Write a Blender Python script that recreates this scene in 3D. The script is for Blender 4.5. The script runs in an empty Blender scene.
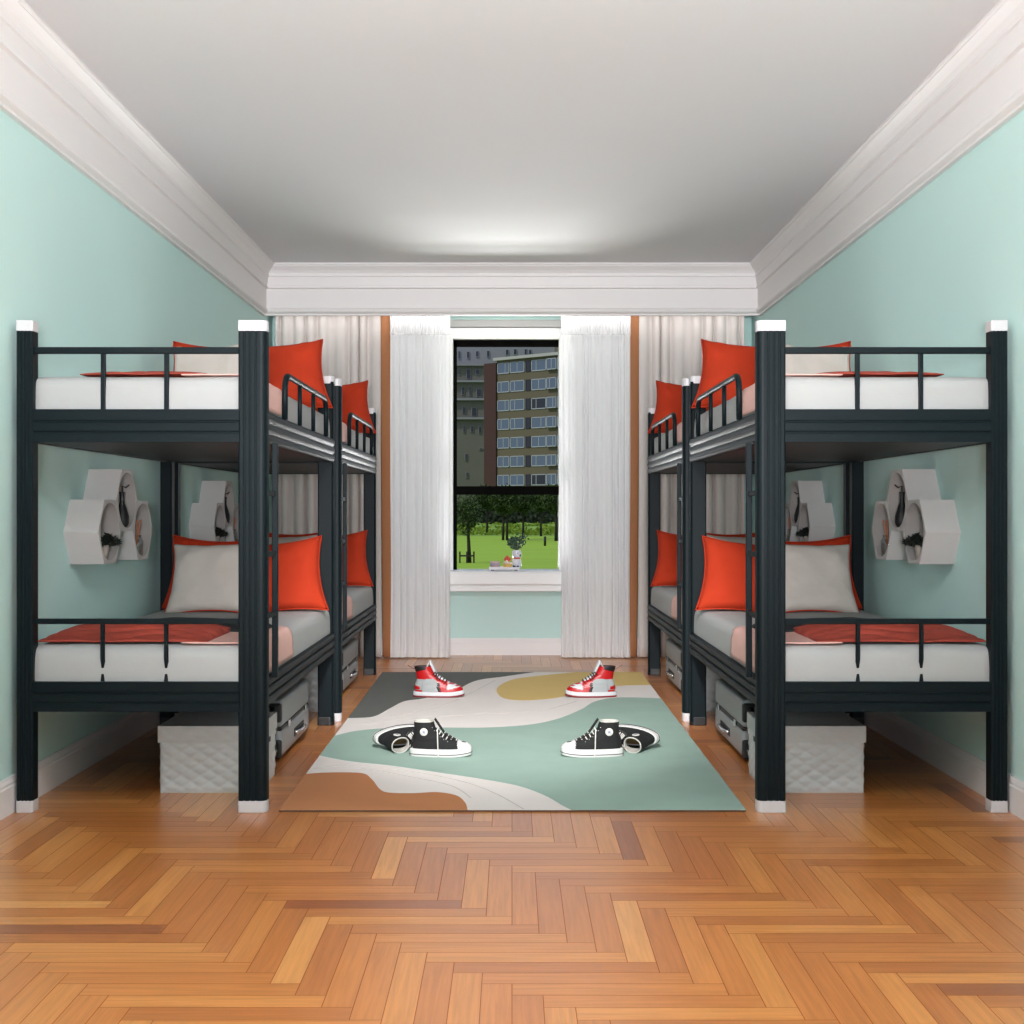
import bpy, bmesh, math, random
from mathutils import Vector, Matrix, noise
R = math.radians
PI = math.pi
rnd = random.Random(7)
col = bpy.context.scene.collection
F = 1271.0          # focal length in pixels of the 1024 frame
EYE = 1.099         # camera height


def s2l(c):
    c = c / 255.0
    return c / 12.92 if c <= 0.04045 else ((c + 0.055) / 1.055) ** 2.4


def rgb(r, g, b):
    return (s2l(r), s2l(g), s2l(b), 1.0)


# ------------------------------------------------------------------ materials
def mat(name, c, rough=0.6, metal=0.0, spec=None, noise_amt=0.0, nscale=20.0, bump=0.0, bscale=200.0, sheen=0.0,
        stretch=(1, 1, 1)):
    m = bpy.data.materials.new(name)
    m.use_nodes = True
    nt = m.node_tree
    b = nt.nodes['Principled BSDF']
    b.inputs['Base Color'].default_value = rgb(*c)
    b.inputs['Roughness'].default_value = rough
    b.inputs['Metallic'].default_value = metal
    if spec is not None:
        b.inputs['Specular IOR Level'].default_value = spec
    if sheen:
        b.inputs['Sheen Weight'].default_value = sheen
    if noise_amt or bump:
        tc = nt.nodes.new('ShaderNodeTexCoord')
        mp = nt.nodes.new('ShaderNodeMapping')
        mp.inputs['Scale'].default_value = stretch
        nt.links.new(tc.outputs['Object'], mp.inputs['Vector'])
    if noise_amt:
        n = nt.nodes.new('ShaderNodeTexNoise')
        n.inputs['Scale'].default_value = nscale
        n.inputs['Detail'].default_value = 5
        nt.links.new(mp.outputs[0], n.inputs['Vector'])
        mx = nt.nodes.new('ShaderNodeMix')
        mx.data_type = 'RGBA'
        lo = tuple(max(0, v * (1 - noise_amt)) for v in rgb(*c)[:3]) + (1,)
        hi = tuple(min(1, v * (1 + noise_amt)) for v in rgb(*c)[:3]) + (1,)
        mx.inputs[6].default_value = lo
        mx.inputs[7].default_value = hi
        nt.links.new(n.outputs['Fac'], mx.inputs[0])
        nt.links.new(mx.outputs[2], b.inputs['Base Color'])
    if bump:
        n2 = nt.nodes.new('ShaderNodeTexNoise')
        n2.inputs['Scale'].default_value = bscale
        n2.inputs['Detail'].default_value = 3
        nt.links.new(mp.outputs[0], n2.inputs['Vector'])
        bp = nt.nodes.new('ShaderNodeBump')
        bp.inputs['Strength'].default_value = bump
        bp.inputs['Distance'].default_value = 0.005
        nt.links.new(n2.outputs['Fac'], bp.inputs['Height'])
        nt.links.new(bp.outputs[0], b.inputs['Normal'])
    return m


WALL = mat('teal wall paint', (197, 229, 224), 0.75, noise_amt=0.02, nscale=3, bump=0.05, bscale=300)
CEIL = mat('white ceiling paint', (222, 221, 223), 0.8, noise_amt=0.01, nscale=2)
TRIM = mat('white moulding paint', (232, 228, 227), 0.45)
CASING = mat('white window paint', (238, 238, 237), 0.4)
STEEL = mat('dark teal powder coated steel', (9, 21, 25), 0.48, metal=0.0, spec=0.16)
STEELIN = mat('black inner steel', (13, 15, 17), 0.5)
CAPW = mat('white plastic cap', (200, 198, 200), 0.35)
MATT = mat('pale grey mattress cotton', (166, 166, 165), 0.85, noise_amt=0.03, nscale=6, bump=0.15, bscale=60)
PINK = mat('dusty pink cotton', (222, 176, 166), 0.85, noise_amt=0.05, nscale=10, bump=0.2, bscale=50)
RUST = mat('rust red knitted cotton', (158, 60, 44), 0.85, noise_amt=0.45, nscale=5, stretch=(1, 7, 7), bump=0.3, bscale=120)  # stretched noise paints the light and shade of the folds into the colour
LINING = mat('charcoal lining cotton', (28, 32, 35), 0.8, noise_amt=0.1)
ORANGE = mat('burnt orange cushion velvet', (172, 50, 23), 0.85, spec=.2, noise_amt=0.06, nscale=8, bump=0.25, bscale=14)
BEIGE = mat('beige cushion linen', (200, 190, 182), 0.85, noise_amt=0.05, nscale=14, bump=0.2, bscale=40)
BOXW = mat('white quilted vinyl', (196, 198, 198), 0.5, noise_amt=0.03, nscale=8)
SUIT = mat('silver grey ribbed shell', (150, 152, 154), 0.38, metal=0.0, noise_amt=0.04)
CHROME = mat('polished aluminium', (205, 206, 208), 0.2, metal=0.9)
RUBBER = mat('black rubber', (18, 18, 20), 0.45)
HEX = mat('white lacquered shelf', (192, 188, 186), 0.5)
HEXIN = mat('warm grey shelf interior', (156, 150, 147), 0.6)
LEAFD = mat('dark houseplant leaf', (22, 30, 24), 0.5, noise_amt=0.2)
POT = mat('ribbed beige pot clay', (170, 160, 150), 0.7)
DARKV = mat('matt black ceramic', (20, 20, 22), 0.5)
TERRA = mat('dried orange stem', (190, 120, 90), 0.8)
DRAPE = mat('taupe grey drape cloth', (201, 194, 190), 0.85, noise_amt=0.03, nscale=30, stretch=(8, 8, 0.4), bump=0.1, bscale=300)
BROWN = mat('tan brown border cloth', (158, 104, 66), 0.8, noise_amt=0.05, nscale=12, stretch=(8, 8, 0.5))
FRAMEB = mat('black window frame paint', (15, 15, 14), 0.9, spec=0.0)
HEADG = mat('grey header strip', (176, 176, 174), 0.6)


def mat_sheer(name, c, transp):
    m = bpy.data.materials.new(name)
    m.use_nodes = True
    nt = m.node_tree
    nt.nodes.clear()
    out = nt.nodes.new('ShaderNodeOutputMaterial')
    d = nt.nodes.new('ShaderNodeBsdfDiffuse')
    t = nt.nodes.new('ShaderNodeBsdfTranslucent')
    tr = nt.nodes.new('ShaderNodeBsdfTransparent')
    d.inputs[0].default_value = rgb(*c)
    t.inputs[0].default_value = rgb(*c)
    m1 = nt.nodes.new('ShaderNodeMixShader')
    m1.inputs[0].default_value = 0.25
    nt.links.new(d.outputs[0], m1.inputs[1])
    nt.links.new(t.outputs[0], m1.inputs[2])
    m2 = nt.nodes.new('ShaderNodeMixShader')
    m2.inputs[0].default_value = transp
    nt.links.new(m1.outputs[0], m2.inputs[1])
    nt.links.new(tr.outputs[0], m2.inputs[2])
    nt.links.new(m2.outputs[0], out.inputs[0])
    return m


def mat_glass(name, tint=0.92, gloss=0.06):
    m = bpy.data.materials.new(name)
    m.use_nodes = True
    nt = m.node_tree
    nt.nodes.clear()
    out = nt.nodes.new('ShaderNodeOutputMaterial')
    tr = nt.nodes.new('ShaderNodeBsdfTransparent')
    tr.inputs[0].default_value = (tint, tint, tint, 1)
    g = nt.nodes.new('ShaderNodeBsdfGlossy')
    g.inputs['Roughness'].default_value = 0.03
    m2 = nt.nodes.new('ShaderNodeMixShader')
    m2.inputs[0].default_value = gloss
    nt.links.new(tr.outputs[0], m2.inputs[1])
    nt.links.new(g.outputs[0], m2.inputs[2])
    nt.links.new(m2.outputs[0], out.inputs[0])
    return m


SHEER = mat_sheer('white sheer voile', (248, 248, 249), 0.10)
SHEERH = mat_sheer('white gathered voile heading', (240, 240, 241), 0.35)
FROST = mat_sheer('frosted white glass', (235, 238, 240), 0.0)
FROST.node_tree.nodes['Mix Shader'].inputs[0].default_value = .12
GLASS = mat_glass('window glass', .92, .0)
JAR = mat_glass('clear jar glass', 0.8, 0.15)


def mat_floor():
    m = bpy.data.materials.new('herringbone oak')
    m.use_nodes = True
    nt = m.node_tree
    N, L = nt.nodes, nt.links
    b = N['Principled BSDF']
    at = N.new('ShaderNodeAttribute')
    at.attribute_name = 'plank'
    sp = N.new('ShaderNodeSeparateColor')
    L.new(at.outputs['Color'], sp.inputs[0])
    ramp = N.new('ShaderNodeValToRGB')
    e = ramp.color_ramp.elements
    e[0].position = 0.0
    e[0].color = rgb(150, 82, 40)
    e[1].position = 1.0
    e[1].color = rgb(222, 156, 86)
    for p, c in ((0.12, (178, 104, 46)), (0.5, (199, 124, 58)), (0.85, (212, 142, 72))):
        x = e.new(p)
        x.color = rgb(*c)
    L.new(sp.outputs[0], ramp.inputs[0])
    uv = N.new('ShaderNodeUVMap')
    uv.uv_map = 'UVMap'
    mp = N.new('ShaderNodeMapping')
    mp.inputs['Scale'].default_value = (1.6, 34.0, 1)
    L.new(uv.outputs[0], mp.inputs[0])
    n = N.new('ShaderNodeTexNoise')
    n.inputs['Scale'].default_value = 2.2
    n.inputs['Detail'].default_value = 7
    n.inputs['Roughness'].default_value = 0.6
    n.inputs['Distortion'].default_value = 0.5
    L.new(mp.outputs[0], n.inputs['Vector'])
    gr = N.new('ShaderNodeValToRGB')
    gr.color_ramp.elements[0].position = 0.3
    gr.color_ramp.elements[0].color = (0.72, 0.66, 0.6, 1)
    gr.color_ramp.elements[1].position = 0.62
    gr.color_ramp.elements[1].color = (1.06, 1.06, 1.06, 1)
    L.new(n.outputs['Fac'], gr.inputs[0])
    mx = N.new('ShaderNodeMix')
    mx.data_type = 'RGBA'
    mx.blend_type = 'MULTIPLY'
    mx.inputs[0].default_value = 0.8
    L.new(ramp.outputs[0], mx.inputs[6])
    L.new(gr.outputs[0], mx.inputs[7])
    L.new(mx.outputs[2], b.inputs['Base Color'])
    b.inputs['Roughness'].default_value = 0.42
    b.inputs['Coat Weight'].default_value = 1.0
    b.inputs['Coat Roughness'].default_value = 0.32
    b.inputs['Specular IOR Level'].default_value = 0.5
    bp = N.new('ShaderNodeBump')
    bp.inputs['Strength'].default_value = 0.12
    bp.inputs['Distance'].default_value = 0.001
    L.new(n.outputs['Fac'], bp.inputs['Height'])
    L.new(bp.outputs[0], b.inputs['Normal'])
    return m


OAK = mat_floor()
GAP = mat('dark plank joint', (150, 84, 42), 0.6)

# ------------------------------------------------------------------ mesh builder
ORG = {}


class MB:
    def __init__(self):
        self.v, self.f, self.mi, self.sm = [], [], [], []

    def add(self, vs, fs, mi=0, smooth=False):
        o = len(self.v)
        self.v += [tuple(p) for p in vs]
        for f in fs:
            self.f.append(tuple(i + o for i in f))
            self.mi.append(mi)
            self.sm.append(smooth)
        return self

    def box(self, x0, x1, y0, y1, z0, z1, mi=0):
        vs = [(x, y, z) for x in (x0, x1) for y in (y0, y1) for z in (z0, z1)]
        fs = [(0, 1, 3, 2), (4, 6, 7, 5), (0, 4, 5, 1), (2, 3, 7, 6), (0, 2, 6, 4), (1, 5, 7, 3)]
        return self.add(vs, fs, mi)

    def prism(self, poly, axis, a, b, mi=0, smooth=False):
        n = len(poly)

        def P(p, t):
            if axis == 'x':
                return (t, p[0], p[1])
            if axis == 'y':
                return (p[0], t, p[1])
            return (p[0], p[1], t)
        vs = [P(p, a) for p in poly] + [P(p, b) for p in poly]
        self.add(vs, [(i, (i + 1) % n, n + (i + 1) % n, n + i) for i in range(n)], mi, smooth)
        o = len(self.v) - 2 * n
        self.f.append(tuple(o + i for i in range(n - 1, -1, -1)))
        self.f.append(tuple(o + n + i for i in range(n)))
        self.mi += [mi, mi]
        self.sm += [False, False]
        return self

    def tube(self, pts, r, n=8, mi=0, closed=False, caps=True, rs=None):
        pts = [Vector(p) for p in pts]
        m = len(pts)
        prev = None
        vs = []
        for i, p in enumerate(pts):
            if closed:
                t = (pts[(i + 1) % m] - pts[i - 1])
            else:
                t = pts[min(i + 1, m - 1)] - pts[max(i - 1, 0)]
            t.normalize()
            if prev is None:
                a = Vector((0, 0, 1)) if abs(t.z) < 0.9 else Vector((1, 0, 0))
                u = t.cross(a).normalized()
            else:
                u = (prev - t * prev.dot(t)).normalized()
            prev = u
            w = t.cross(u)
            rr = rs[i] if rs else r
            for k in range(n):
                a = 2 * PI * k / n + PI / n
                vs.append(p + (u * math.cos(a) + w * math.sin(a)) * rr)
        fs = []
        seg = m if closed else m - 1
        for i in range(seg):
            j = (i + 1) % m
            for k in range(n):
                l = (k + 1) % n
                fs.append((i * n + k, i * n + l, j * n + l, j * n + k))
        if caps and not closed:
            fs.append(tuple(range(n - 1, -1, -1)))
            fs.append(tuple((m - 1) * n + k for k in range(n)))
        return self.add(vs, fs, mi, n > 6)

    def lathe(self, prof, n=24, c=(0, 0), mi=0, axis='z'):
        vs, fs = [], []
        for (r, z) in prof:
            for k in range(n):
                a = 2 * PI * k / n
                if axis == 'z':
                    vs.append((c[0] + r * math.cos(a), c[1] + r * math.sin(a), z))
                elif axis == 'y':
                    vs.append((c[0] + r * math.cos(a), z, c[1] + r * math.sin(a)))
                else:
                    vs.append((z, c[0] + r * math.cos(a), c[1] + r * math.sin(a)))
        for i in range(len(prof) - 1):
            for k in range(n):
                l = (k + 1) % n
                fs.append((i * n + k, i * n + l, (i + 1) * n + l, (i + 1) * n + k))
        fs.append(tuple(range(n - 1, -1, -1)))
        fs.append(tuple((len(prof) - 1) * n + k for k in range(n)))
        return self.add(vs, fs, mi, True)

    def grid(self, fn, nu, nv, mi=0, smooth=True):
        vs = [fn(i / nu, j / nv) for j in range(nv + 1) for i in range(nu + 1)]
        fs = [(j * (nu + 1) + i, j * (nu + 1) + i + 1, (j + 1) * (nu + 1) + i + 1, (j + 1) * (nu + 1) + i)
              for j in range(nv) for i in range(nu)]
        return self.add(vs, fs, mi, smooth)

    def build(self, name, mats, parent=None, bevel=0, seg=2, solid=0, weld=False, normals=True):
        org = Vector(ORG.get(parent.name, (0, 0, 0))) if parent is not None else Vector((0, 0, 0))
        me = bpy.data.meshes.new(name)
        me.from_pydata([tuple(Vector(p) - org) for p in self.v], [], self.f)
        if not isinstance(mats, (list, tuple)):
            mats = [mats]
        for m in mats:
            me.materials.append(m)
        for p, mi, s in zip(me.polygons, self.mi, self.sm):
            p.material_index = mi
            p.use_smooth = s
        if normals or weld:
            bm = bmesh.new()
            bm.from_mesh(me)
            if weld:
                bmesh.ops.remove_doubles(bm, verts=bm.verts, dist=1e-5)
            if normals:
                bmesh.ops.recalc_face_normals(bm, faces=bm.faces)
            bm.to_mesh(me)
            bm.free()
        o = bpy.data.objects.new(name, me)
        col.objects.link(o)
        if parent is not None:
            o.parent = parent
            ORG[o.name] = tuple(org)
        if bevel:
            md = o.modifiers.new('bevel', 'BEVEL')
            md.width = bevel
            md.segments = seg
            md.limit_method = 'ANGLE'
            md.angle_limit = R(35)
            md.harden_normals = False
        if solid:
            md = o.modifiers.new('solid', 'SOLIDIFY')
            md.thickness = solid
            md.offset = 0
        return o


def tag(o, label=None, cat=None, group=None, kind=None):
    if label:
        o['label'] = label
    if cat:
        o['category'] = cat
    if group:
        o['group'] = group
    if kind:
        o['kind'] = kind
    return o


def thing(name, label, cat, loc=(0, 0, 0), group=None):
    o = bpy.data.objects.new(name, None)
    o.empty_display_size = 0.1
    col.objects.link(o)
    o.location = loc
    ORG[o.name] = tuple(loc)
    return tag(o, label, cat, group)


def copy_tree(o, parent=None):
    c = o.copy()
    col.objects.link(c)
    c.parent = parent
    for ch in list(o.children):
        copy_tree(ch, c)
    return c


def mirrored(o, label=None, group=None):
    c = copy_tree(o)
    c.location.x = -o.location.x
    e = o.rotation_euler
    c.rotation_euler = (e.x, -e.y, -e.z)
    c.scale.x = -o.scale.x
    if label:
        c['label'] = label
    if group:
        c['group'] = group
    return c


def shifted(o, dy, label=None, group=None, dz=0):
    c = copy_tree(o)
    c.location.y += dy
    c.location.z += dz
    if label:
        c['label'] = label
    if group:
        c['group'] = group
    return c


def struct(mb, name, mats, **k):
    return tag(mb.build(name, mats, **k), kind='structure')


# ------------------------------------------------------------------ room
WX = 1.84
YB = 9.77
YF = -2.4
CZ = EYE + 1.822
# floor: axis aligned herringbone planks, one face per plank over a joint coloured slab
w = 0.0705
n = 7
fl = MB()
verts, faces, tints, uvs, mis = [], [], [], [], []
g = 0.0009
for j in range(-int((YB + 1) / w) - 4, 40):
    for i in range(-32, 34):
        d = (i - j) % (2 * n)
        if d == 0:
            X0, X1, Y0, Y1 = i * w, (i + n) * w, j * w, (j + 1) * w
            hor = True
        elif d == 2 * n - 1:
            X0, X1, Y0, Y1 = i * w, (i + 1) * w, j * w, (j + n) * w
            hor = False
        else:
            continue
        # pattern steps to the right while coming nearer: mirror in Y
        Y0, Y1 = -Y1, -Y0
        X0 = max(X0 + g, -WX)
        X1 = min(X1 - g, WX)
        Y0 = max(Y0 + g, YF)
        Y1 = min(Y1 - g, YB)
        if X1 <= X0 or Y1 <= Y0:
            continue
        o = len(verts)
        verts += [(X0, Y0, 0), (X1, Y0, 0), (X1, Y1, 0), (X0, Y1, 0)]
        faces.append((o, o + 1, o + 2, o + 3))
        t = rnd.random()
        t = 0.02 if t < 0.03 else (0.2 + 0.62 * rnd.random() if t < 0.93 else 0.95)
        tints.append(t)
        ou, ov = rnd.random() * 50, rnd.random() * 50
        if hor:
            uvs.append([(X0 + ou, Y0 + ov), (X1 + ou, Y0 + ov), (X1 + ou, Y1 + ov), (X0 + ou, Y1 + ov)])
        else:
            uvs.append([(Y0 + ou, X0 + ov), (Y0 + ou, X1 + ov), (Y1 + ou, X1 + ov), (Y1 + ou, X0 + ov)])
me = bpy.data.meshes.new('floor')
nb = len(verts)
verts += [(-WX - .1, YF - .1, -0.0012), (WX + .1, YF - .1, -0.0012), (WX + .1, YB + .3, -0.0012), (-WX - .1, YB + .3, -0.0012),
          (-WX - .1, YF - .1, -0.12), (WX + .1, YF - .1, -0.12), (WX + .1, YB + .3, -0.12), (-WX - .1, YB + .3, -0.12)]
faces += [(nb, nb + 1, nb + 2, nb + 3), (nb + 7, nb + 6, nb + 5, nb + 4), (nb, nb + 4, nb + 5, nb + 1),
          (nb + 1, nb + 5, nb + 6, nb + 2), (nb + 2, nb + 6, nb + 7, nb + 3), (nb + 3, nb + 7, nb + 4, nb)]
me.from_pydata(verts, [], faces)
me.materials.append(OAK)
me.materials.append(GAP)
ul = me.uv_layers.new(name='UVMap')
me.color_attributes.new('plank', 'FLOAT_COLOR', 'CORNER')
ul = me.uv_layers['UVMap']
ca = me.color_attributes['plank']
for k, p in enumerate(me.polygons):
    if k < len(tints):
        # winding of clipped vertical planks' uv follows vertex order
        q = uvs[k]
        vv = [q[0], q[1], q[2], q[3]]
        for li, c in zip(p.loop_indices, vv):
            ul.data[li].uv = c
            ca.data[li].color = (tints[k],) * 3 + (1,)
    else:
        p.material_index = 1
fo = bpy.data.objects.new('floor', me)
col.objects.link(fo)
tag(fo, kind='structure')

struct(MB().box(-WX - .12, WX + .12, YF - .1, YB + .25, CZ, CZ + .12), 'ceiling', CEIL)
struct(MB().box(-WX - .12, -WX, YF - .1, YB + .25, 0, CZ), 'wall_left', WALL)
struct(MB().box(WX, WX + .12, YF - .1, YB + .25, 0, CZ), 'wall_right', WALL)
# back wall with the window opening
OX0, OX1, OZ0, OZ1 = -.92, .92, .50, 2.51
bw = MB()
bw.box(-WX, OX0, YB, YB + .22, 0, CZ)
bw.box(OX1, WX, YB, YB + .22, 0, CZ)
bw.box(OX0, OX1, YB, YB + .22, 0, OZ0)
bw.box(OX0, OX1, YB, YB + .22, OZ1, CZ)
struct(bw, 'wall_back', WALL)
# wall behind the camera, with a wide window opening
rw = MB()
rw.box(-WX, -1.5, YF - .1, YF, 0, CZ)
rw.box(1.5, WX, YF - .1, YF, 0, CZ)
rw.box(-1.5, 1.5, YF - .1, YF, 0, .5)
rw.box(-1.5, 1.5, YF - .1, YF, 2.7, CZ)
struct(rw, 'wall_front', WALL)

# crown moulding: (projection from wall, drop from ceiling)
CP = [(0, 0), (.102, 0), (.102, .010), (.094, .016), (.094, .022), (.084, .032), (.066, .048), (.053, .068), (.050, .082),
      (.056, .085), (.056, .092), (.049, .096), (.046, .12), (.043, .150), (.040, .164), (.050, .168), (.050, .176),
      (.034, .181), (.033, .320), (.036, .323), (.044, .328), (.046, .338), (.042, .350), (.030, .358), (.022, .362),
      (.022, .374), (0, .374)]
struct(MB().prism([(-WX + p, CZ - z) for p, z in CP], 'y', YF, 9.385), 'trim_1', TRIM)
struct(MB().prism([(WX - p, CZ - z) for p, z in CP][::-1], 'y', YF, 9.385), 'trim_2', TRIM)
struct(MB().prism([(9.385 - p, CZ - z) for p, z in CP], 'x', -WX, WX), 'trim_3', TRIM)
BP = [(0, 0), (.018, 0), (.018, .098), (.014, .104), (.014, .112), (.008, .124), (.006, .130), (0, .130)]
struct(MB().prism([(-WX + p, z) for p, z in BP], 'y', YF, YB), 'baseboard_left', TRIM)
struct(MB().prism([(WX - p, z) for p, z in BP][::-1], 'y', YF, YB), 'baseboard_right', TRIM)
struct(MB().prism([(YB - p, z) for p, z in BP], 'x', -WX, WX), 'baseboard_back', TRIM)

# window: white joinery with a dark framed clear light
GX0, GX1, GZ0, GZ1 = -.4535, .3615, .652, 2.429
wn = MB()
for (a, b) in ((OX0, OX0 + .04), (OX1 - .04, OX1)):
    wn.box(a, b, YB - .03, YB + .20, .652, OZ1)
for (a, b) in ((OX0 + .04, GX0 - .055), (GX1 + .055, OX1 - .04)):
    wn.box(a, b, YB - .03, YB + .20, 2.44, OZ1)
for (a, b) in ((GX0 - .055, GX0), (GX1, GX1 + .055)):
    wn.box(a, b, YB - .03, YB + .20, .652, OZ1)
wn.box(GX0, GX1, YB - .03, YB + .20, GZ1, OZ1)
win = struct(wn, 'window_1', CASING, bevel=.004)
wf = MB()
wf.box(GX0 - .01, GX0 + .026, YB + .05, YB + .10, GZ0, GZ1 + .01)
wf.box(GX0, GX1 + .03, YB + .05, YB + .10, GZ1 - .050, GZ1 + .01)
wf.box(GX1 - .001, GX1 + .03, YB + .05, YB + .10, GZ0, GZ1)
wf.box(GX0, GX1 + .02, YB + .05, YB + .10, GZ0 - .03, GZ0)
wf.build('window_frame', FRAMEB, win)
MB().box(GX0, GX1 + .02, YB + .045, YB + .10, 1.233, 1.298).build('transom', FRAMEB, win, bevel=.004)
MB().box(GX0 + .02, GX1 + .005, YB + .072, YB + .078, GZ0, GZ1 - .04).build('pane', GLASS, win)
for (a, b) in ((OX0 + .04, GX0 - .055), (GX1 + .055, OX1 - .04)):
    MB().box(a, b, YB + .03, YB + .036, .652, 2.44).build('frosted_pane', FROST, win)
sl = MB()
sl.prism([(YB - .17, .652), (YB - .185, .645), (YB - .19, .63), (YB - .19, .556), (YB - .18, .546), (YB - .165, .544),
          (YB - .165, .536), (YB - .178, .532), (YB - .178, .502), (YB - .17, .498), (YB + .21, .498), (YB + .21, .652)],
         'x', -.90, .90)
sl.build('window_sill', CASING, win)
MB().box(-.50, .42, YB - .05, YB, 2.512, 2.572).build('header_strip', HEADG, win, bevel=.01)  # plain grey strip above the window casing


# ------------------------------------------------------------------ curtains
def pleat(x0, x1, yc, z0, z1, pitch, amp, seed, irr=.35, nz=30, per=14):
    rr = random.Random(seed)
    cnt = max(3, int((x1 - x0) / pitch))
    ph = [rr.uniform(-irr, irr) for _ in range(cnt * 2 + 4)]
    am = [rr.uniform(.55, 1.25) for _ in range(cnt * 2 + 4)]
    mb = MB()

    def fn(u, v):
        s = u * cnt
        k = int(s)
        fr = s - k
        f0, f1 = ph[k], ph[k + 1]
        a = (am[k] * (1 - fr) + am[k + 1] * fr) * amp
        low = 1 - v
        th = 2 * PI * (s + (f0 * (1 - fr) + f1 * fr)) + .35 * low * math.sin(5 * u + seed)
        sw = math.sin(th)
        sw = math.copysign(abs(sw) ** .7, sw)
        y = yc + a * (.75 + .35 * low) * sw
        x = x0 + (x1 - x0) * u + .25 * a * math.cos(th) + .012 * low * noise.noise(Vector((u * 9, v * 2, seed)))
        return (x, y, z0 + (z1 - z0) * v)
    mb.grid(fn, cnt * per, nz)
    return mb


YC = 9.56
ZT = 2.66
d = thing('drape_curtain', 'taupe grey pleated drape with brown edge, left of the window', 'curtain', (-1.36, YC, 0), 'full length drapes')
pleat(-1.78, -.99, YC, .012, ZT, .088, .030, 3).build('drape_panel', DRAPE, d, solid=.003)


def band(u, v):
    x = -.986 + .072 * u + .016 * (1 - v) ** 2
    return (x, YC - .02 - .012 * math.sin(PI * u), .01 + (ZT - .01) * v)


MB().grid(band, 8, 24).build('border_strip', BROWN, d, solid=.006)
mirrored(d, 'taupe grey pleated drape with brown edge, right of the window').location.x -= .033
sh = thing('sheer_curtain', 'white sheer voile curtain on the left side of the window', 'curtain', (-.68, YC - .06, 0), 'white sheer voiles')
pleat(-.912, -.465, YC - .05, .012, ZT, .052, .013, 11, nz=40).build('voile', SHEER, sh)
pleat(-.912, -.465, YC - .075, 2.42, ZT, .026, .006, 12, nz=4).build('heading', SHEERH, sh)
sh2 = thing('sheer_curtain', 'white sheer voile curtain on the right side of the window', 'curtain', (.62, YC - .06, 0), 'white sheer voiles')
pleat(.365, .885, YC - .05, .012, ZT, .052, .013, 17, nz=40).build('voile', SHEER, sh2)
pleat(.365, .885, YC - .075, 2.42, ZT, .026, .006, 18, nz=4).build('heading', SHEERH, sh2)
tr = MB()
tr.box(-1.80, 1.80, YC - .10, YC + .05, ZT, ZT + .03)
struct(tr, 'trim_4', TRIM)
struct(MB().box(-WX, WX, 9.385, YB, ZT + .03, ZT + .05), 'trim_5', TRIM)

# ------------------------------------------------------------------ bunk bed
Y1 = 4.64
L = 1.96
PITCH = 2.02
XO0, XO1 = -1.811, -1.751      # wall side posts
XI0, XI1 = -1.000, -.897       # aisle side posts
PD = .062
bed = thing('bunk_bed', 'dark steel bunk bed nearest the camera along the left wall', 'bunk bed', (-1.36, Y1 + L / 2, 0),
            'steel bunk beds along the walls')


def post_poly(x0, x1, y0, y1, aisle):
    # fluted section, rounded on the aisle side
    pts = []
    W = x1 - x0
    r = min(.022, (y1 - y0) / 2.2)
    nfl = 3
    xs = x1 - (r if aisle else .006)
    xa = x0 + .006
    pts.append((x0, y1 - .006))
    pts.append((x0, y0 + .006))
    pts.append((xa, y0))
    for k in range(nfl):
        c = xa + (xs - xa) * (k + .8) / (nfl + .6)
        pts += [(c - .0045, y0), (c - .0022, y0 + .0022), (c + .0022, y0 + .0022), (c + .0045, y0)]
    if aisle:
        for a in range(0, 91, 15):
            pts.append((x1 - r + r * math.sin(R(a)), y0 + r - r * math.cos(R(a))))
        pts += [(x1, y0 + .028), (x1 - .003, y0 + .030), (x1 - .003, y0 + .034), (x1, y0 + .036)]
        pts += [(x1, y1 - .010), (x1 - .01, y1)]
    else:
        pts += [(xs, y0), (x1, y0 + .006), (x1, y1 - .006), (xs, y1)]
    pts.append((xa, y1))
    return pts


def grow(x0, x1, y0, y1, aisle, e):
    r = .024 if aisle else .008
    pts = []
    x0 -= e
    x1 += e
    y0 -= e
    y1 += e
    for cx, cy, a0, rr in ((x0 + .008, y1 - .008, 90, .008), (x0 + .008, y0 + .008, 180, .008), (x1 - r, y0 + r, 270, r), (x1 - r, y1 - r, 0, r)):
        for a in range(0, 91, 15):
            pts.append((cx + rr * math.cos(R(a0 + a)), cy + rr * math.sin(R(a0 + a))))
    return pts


for (x0, x1, ai) in ((XO0, XO1, False), (XI0, XI1, True)):
    for k, y0 in enumerate((Y1, Y1 + L - PD)):
        y1 = y0 + PD
        if k == 1 and ai:
            x1 -= .022
        pm = MB()
        if k == 1:   # the fluted face looks out of the far end
            poly = [(x, y0 + y1 - y) for x, y in post_poly(x0, x1, y0, y1, ai)][::-1]
        else:
            poly = post_poly(x0, x1, y0, y1, ai)
        pm.prism(poly, 'z', .02, 1.77)
        p = pm.build('post', STEEL, bed)
        MB().prism(grow(x0, x1, y0, y1, ai, .0015), 'z', 1.760, 1.800).build('cap', CAPW, p, bevel=.003)
        MB().prism(grow(x0, x1, y0, y1, ai, .0015), 'z', 0, .044).build('foot', CAPW if k == 0 else RUBBER, p, bevel=.003)


def end_rail(z0, z1, y0, sgn):
    # profile in (y,z) with two grooves, extruded along x
    H = z1 - z0
    pts = [(y0 + sgn * .03, z0), (y0, z0)]
    for fz in (.30, .62):
        zc = z0 + H * fz
        pts += [(y0, zc - .005), (y0 + sgn * .004, zc - .002), (y0 + sgn * .004, zc + .002), (y0, zc + .005)]
    pts += [(y0, z1), (y0 + sgn * .03, z1)]
    return pts


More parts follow.
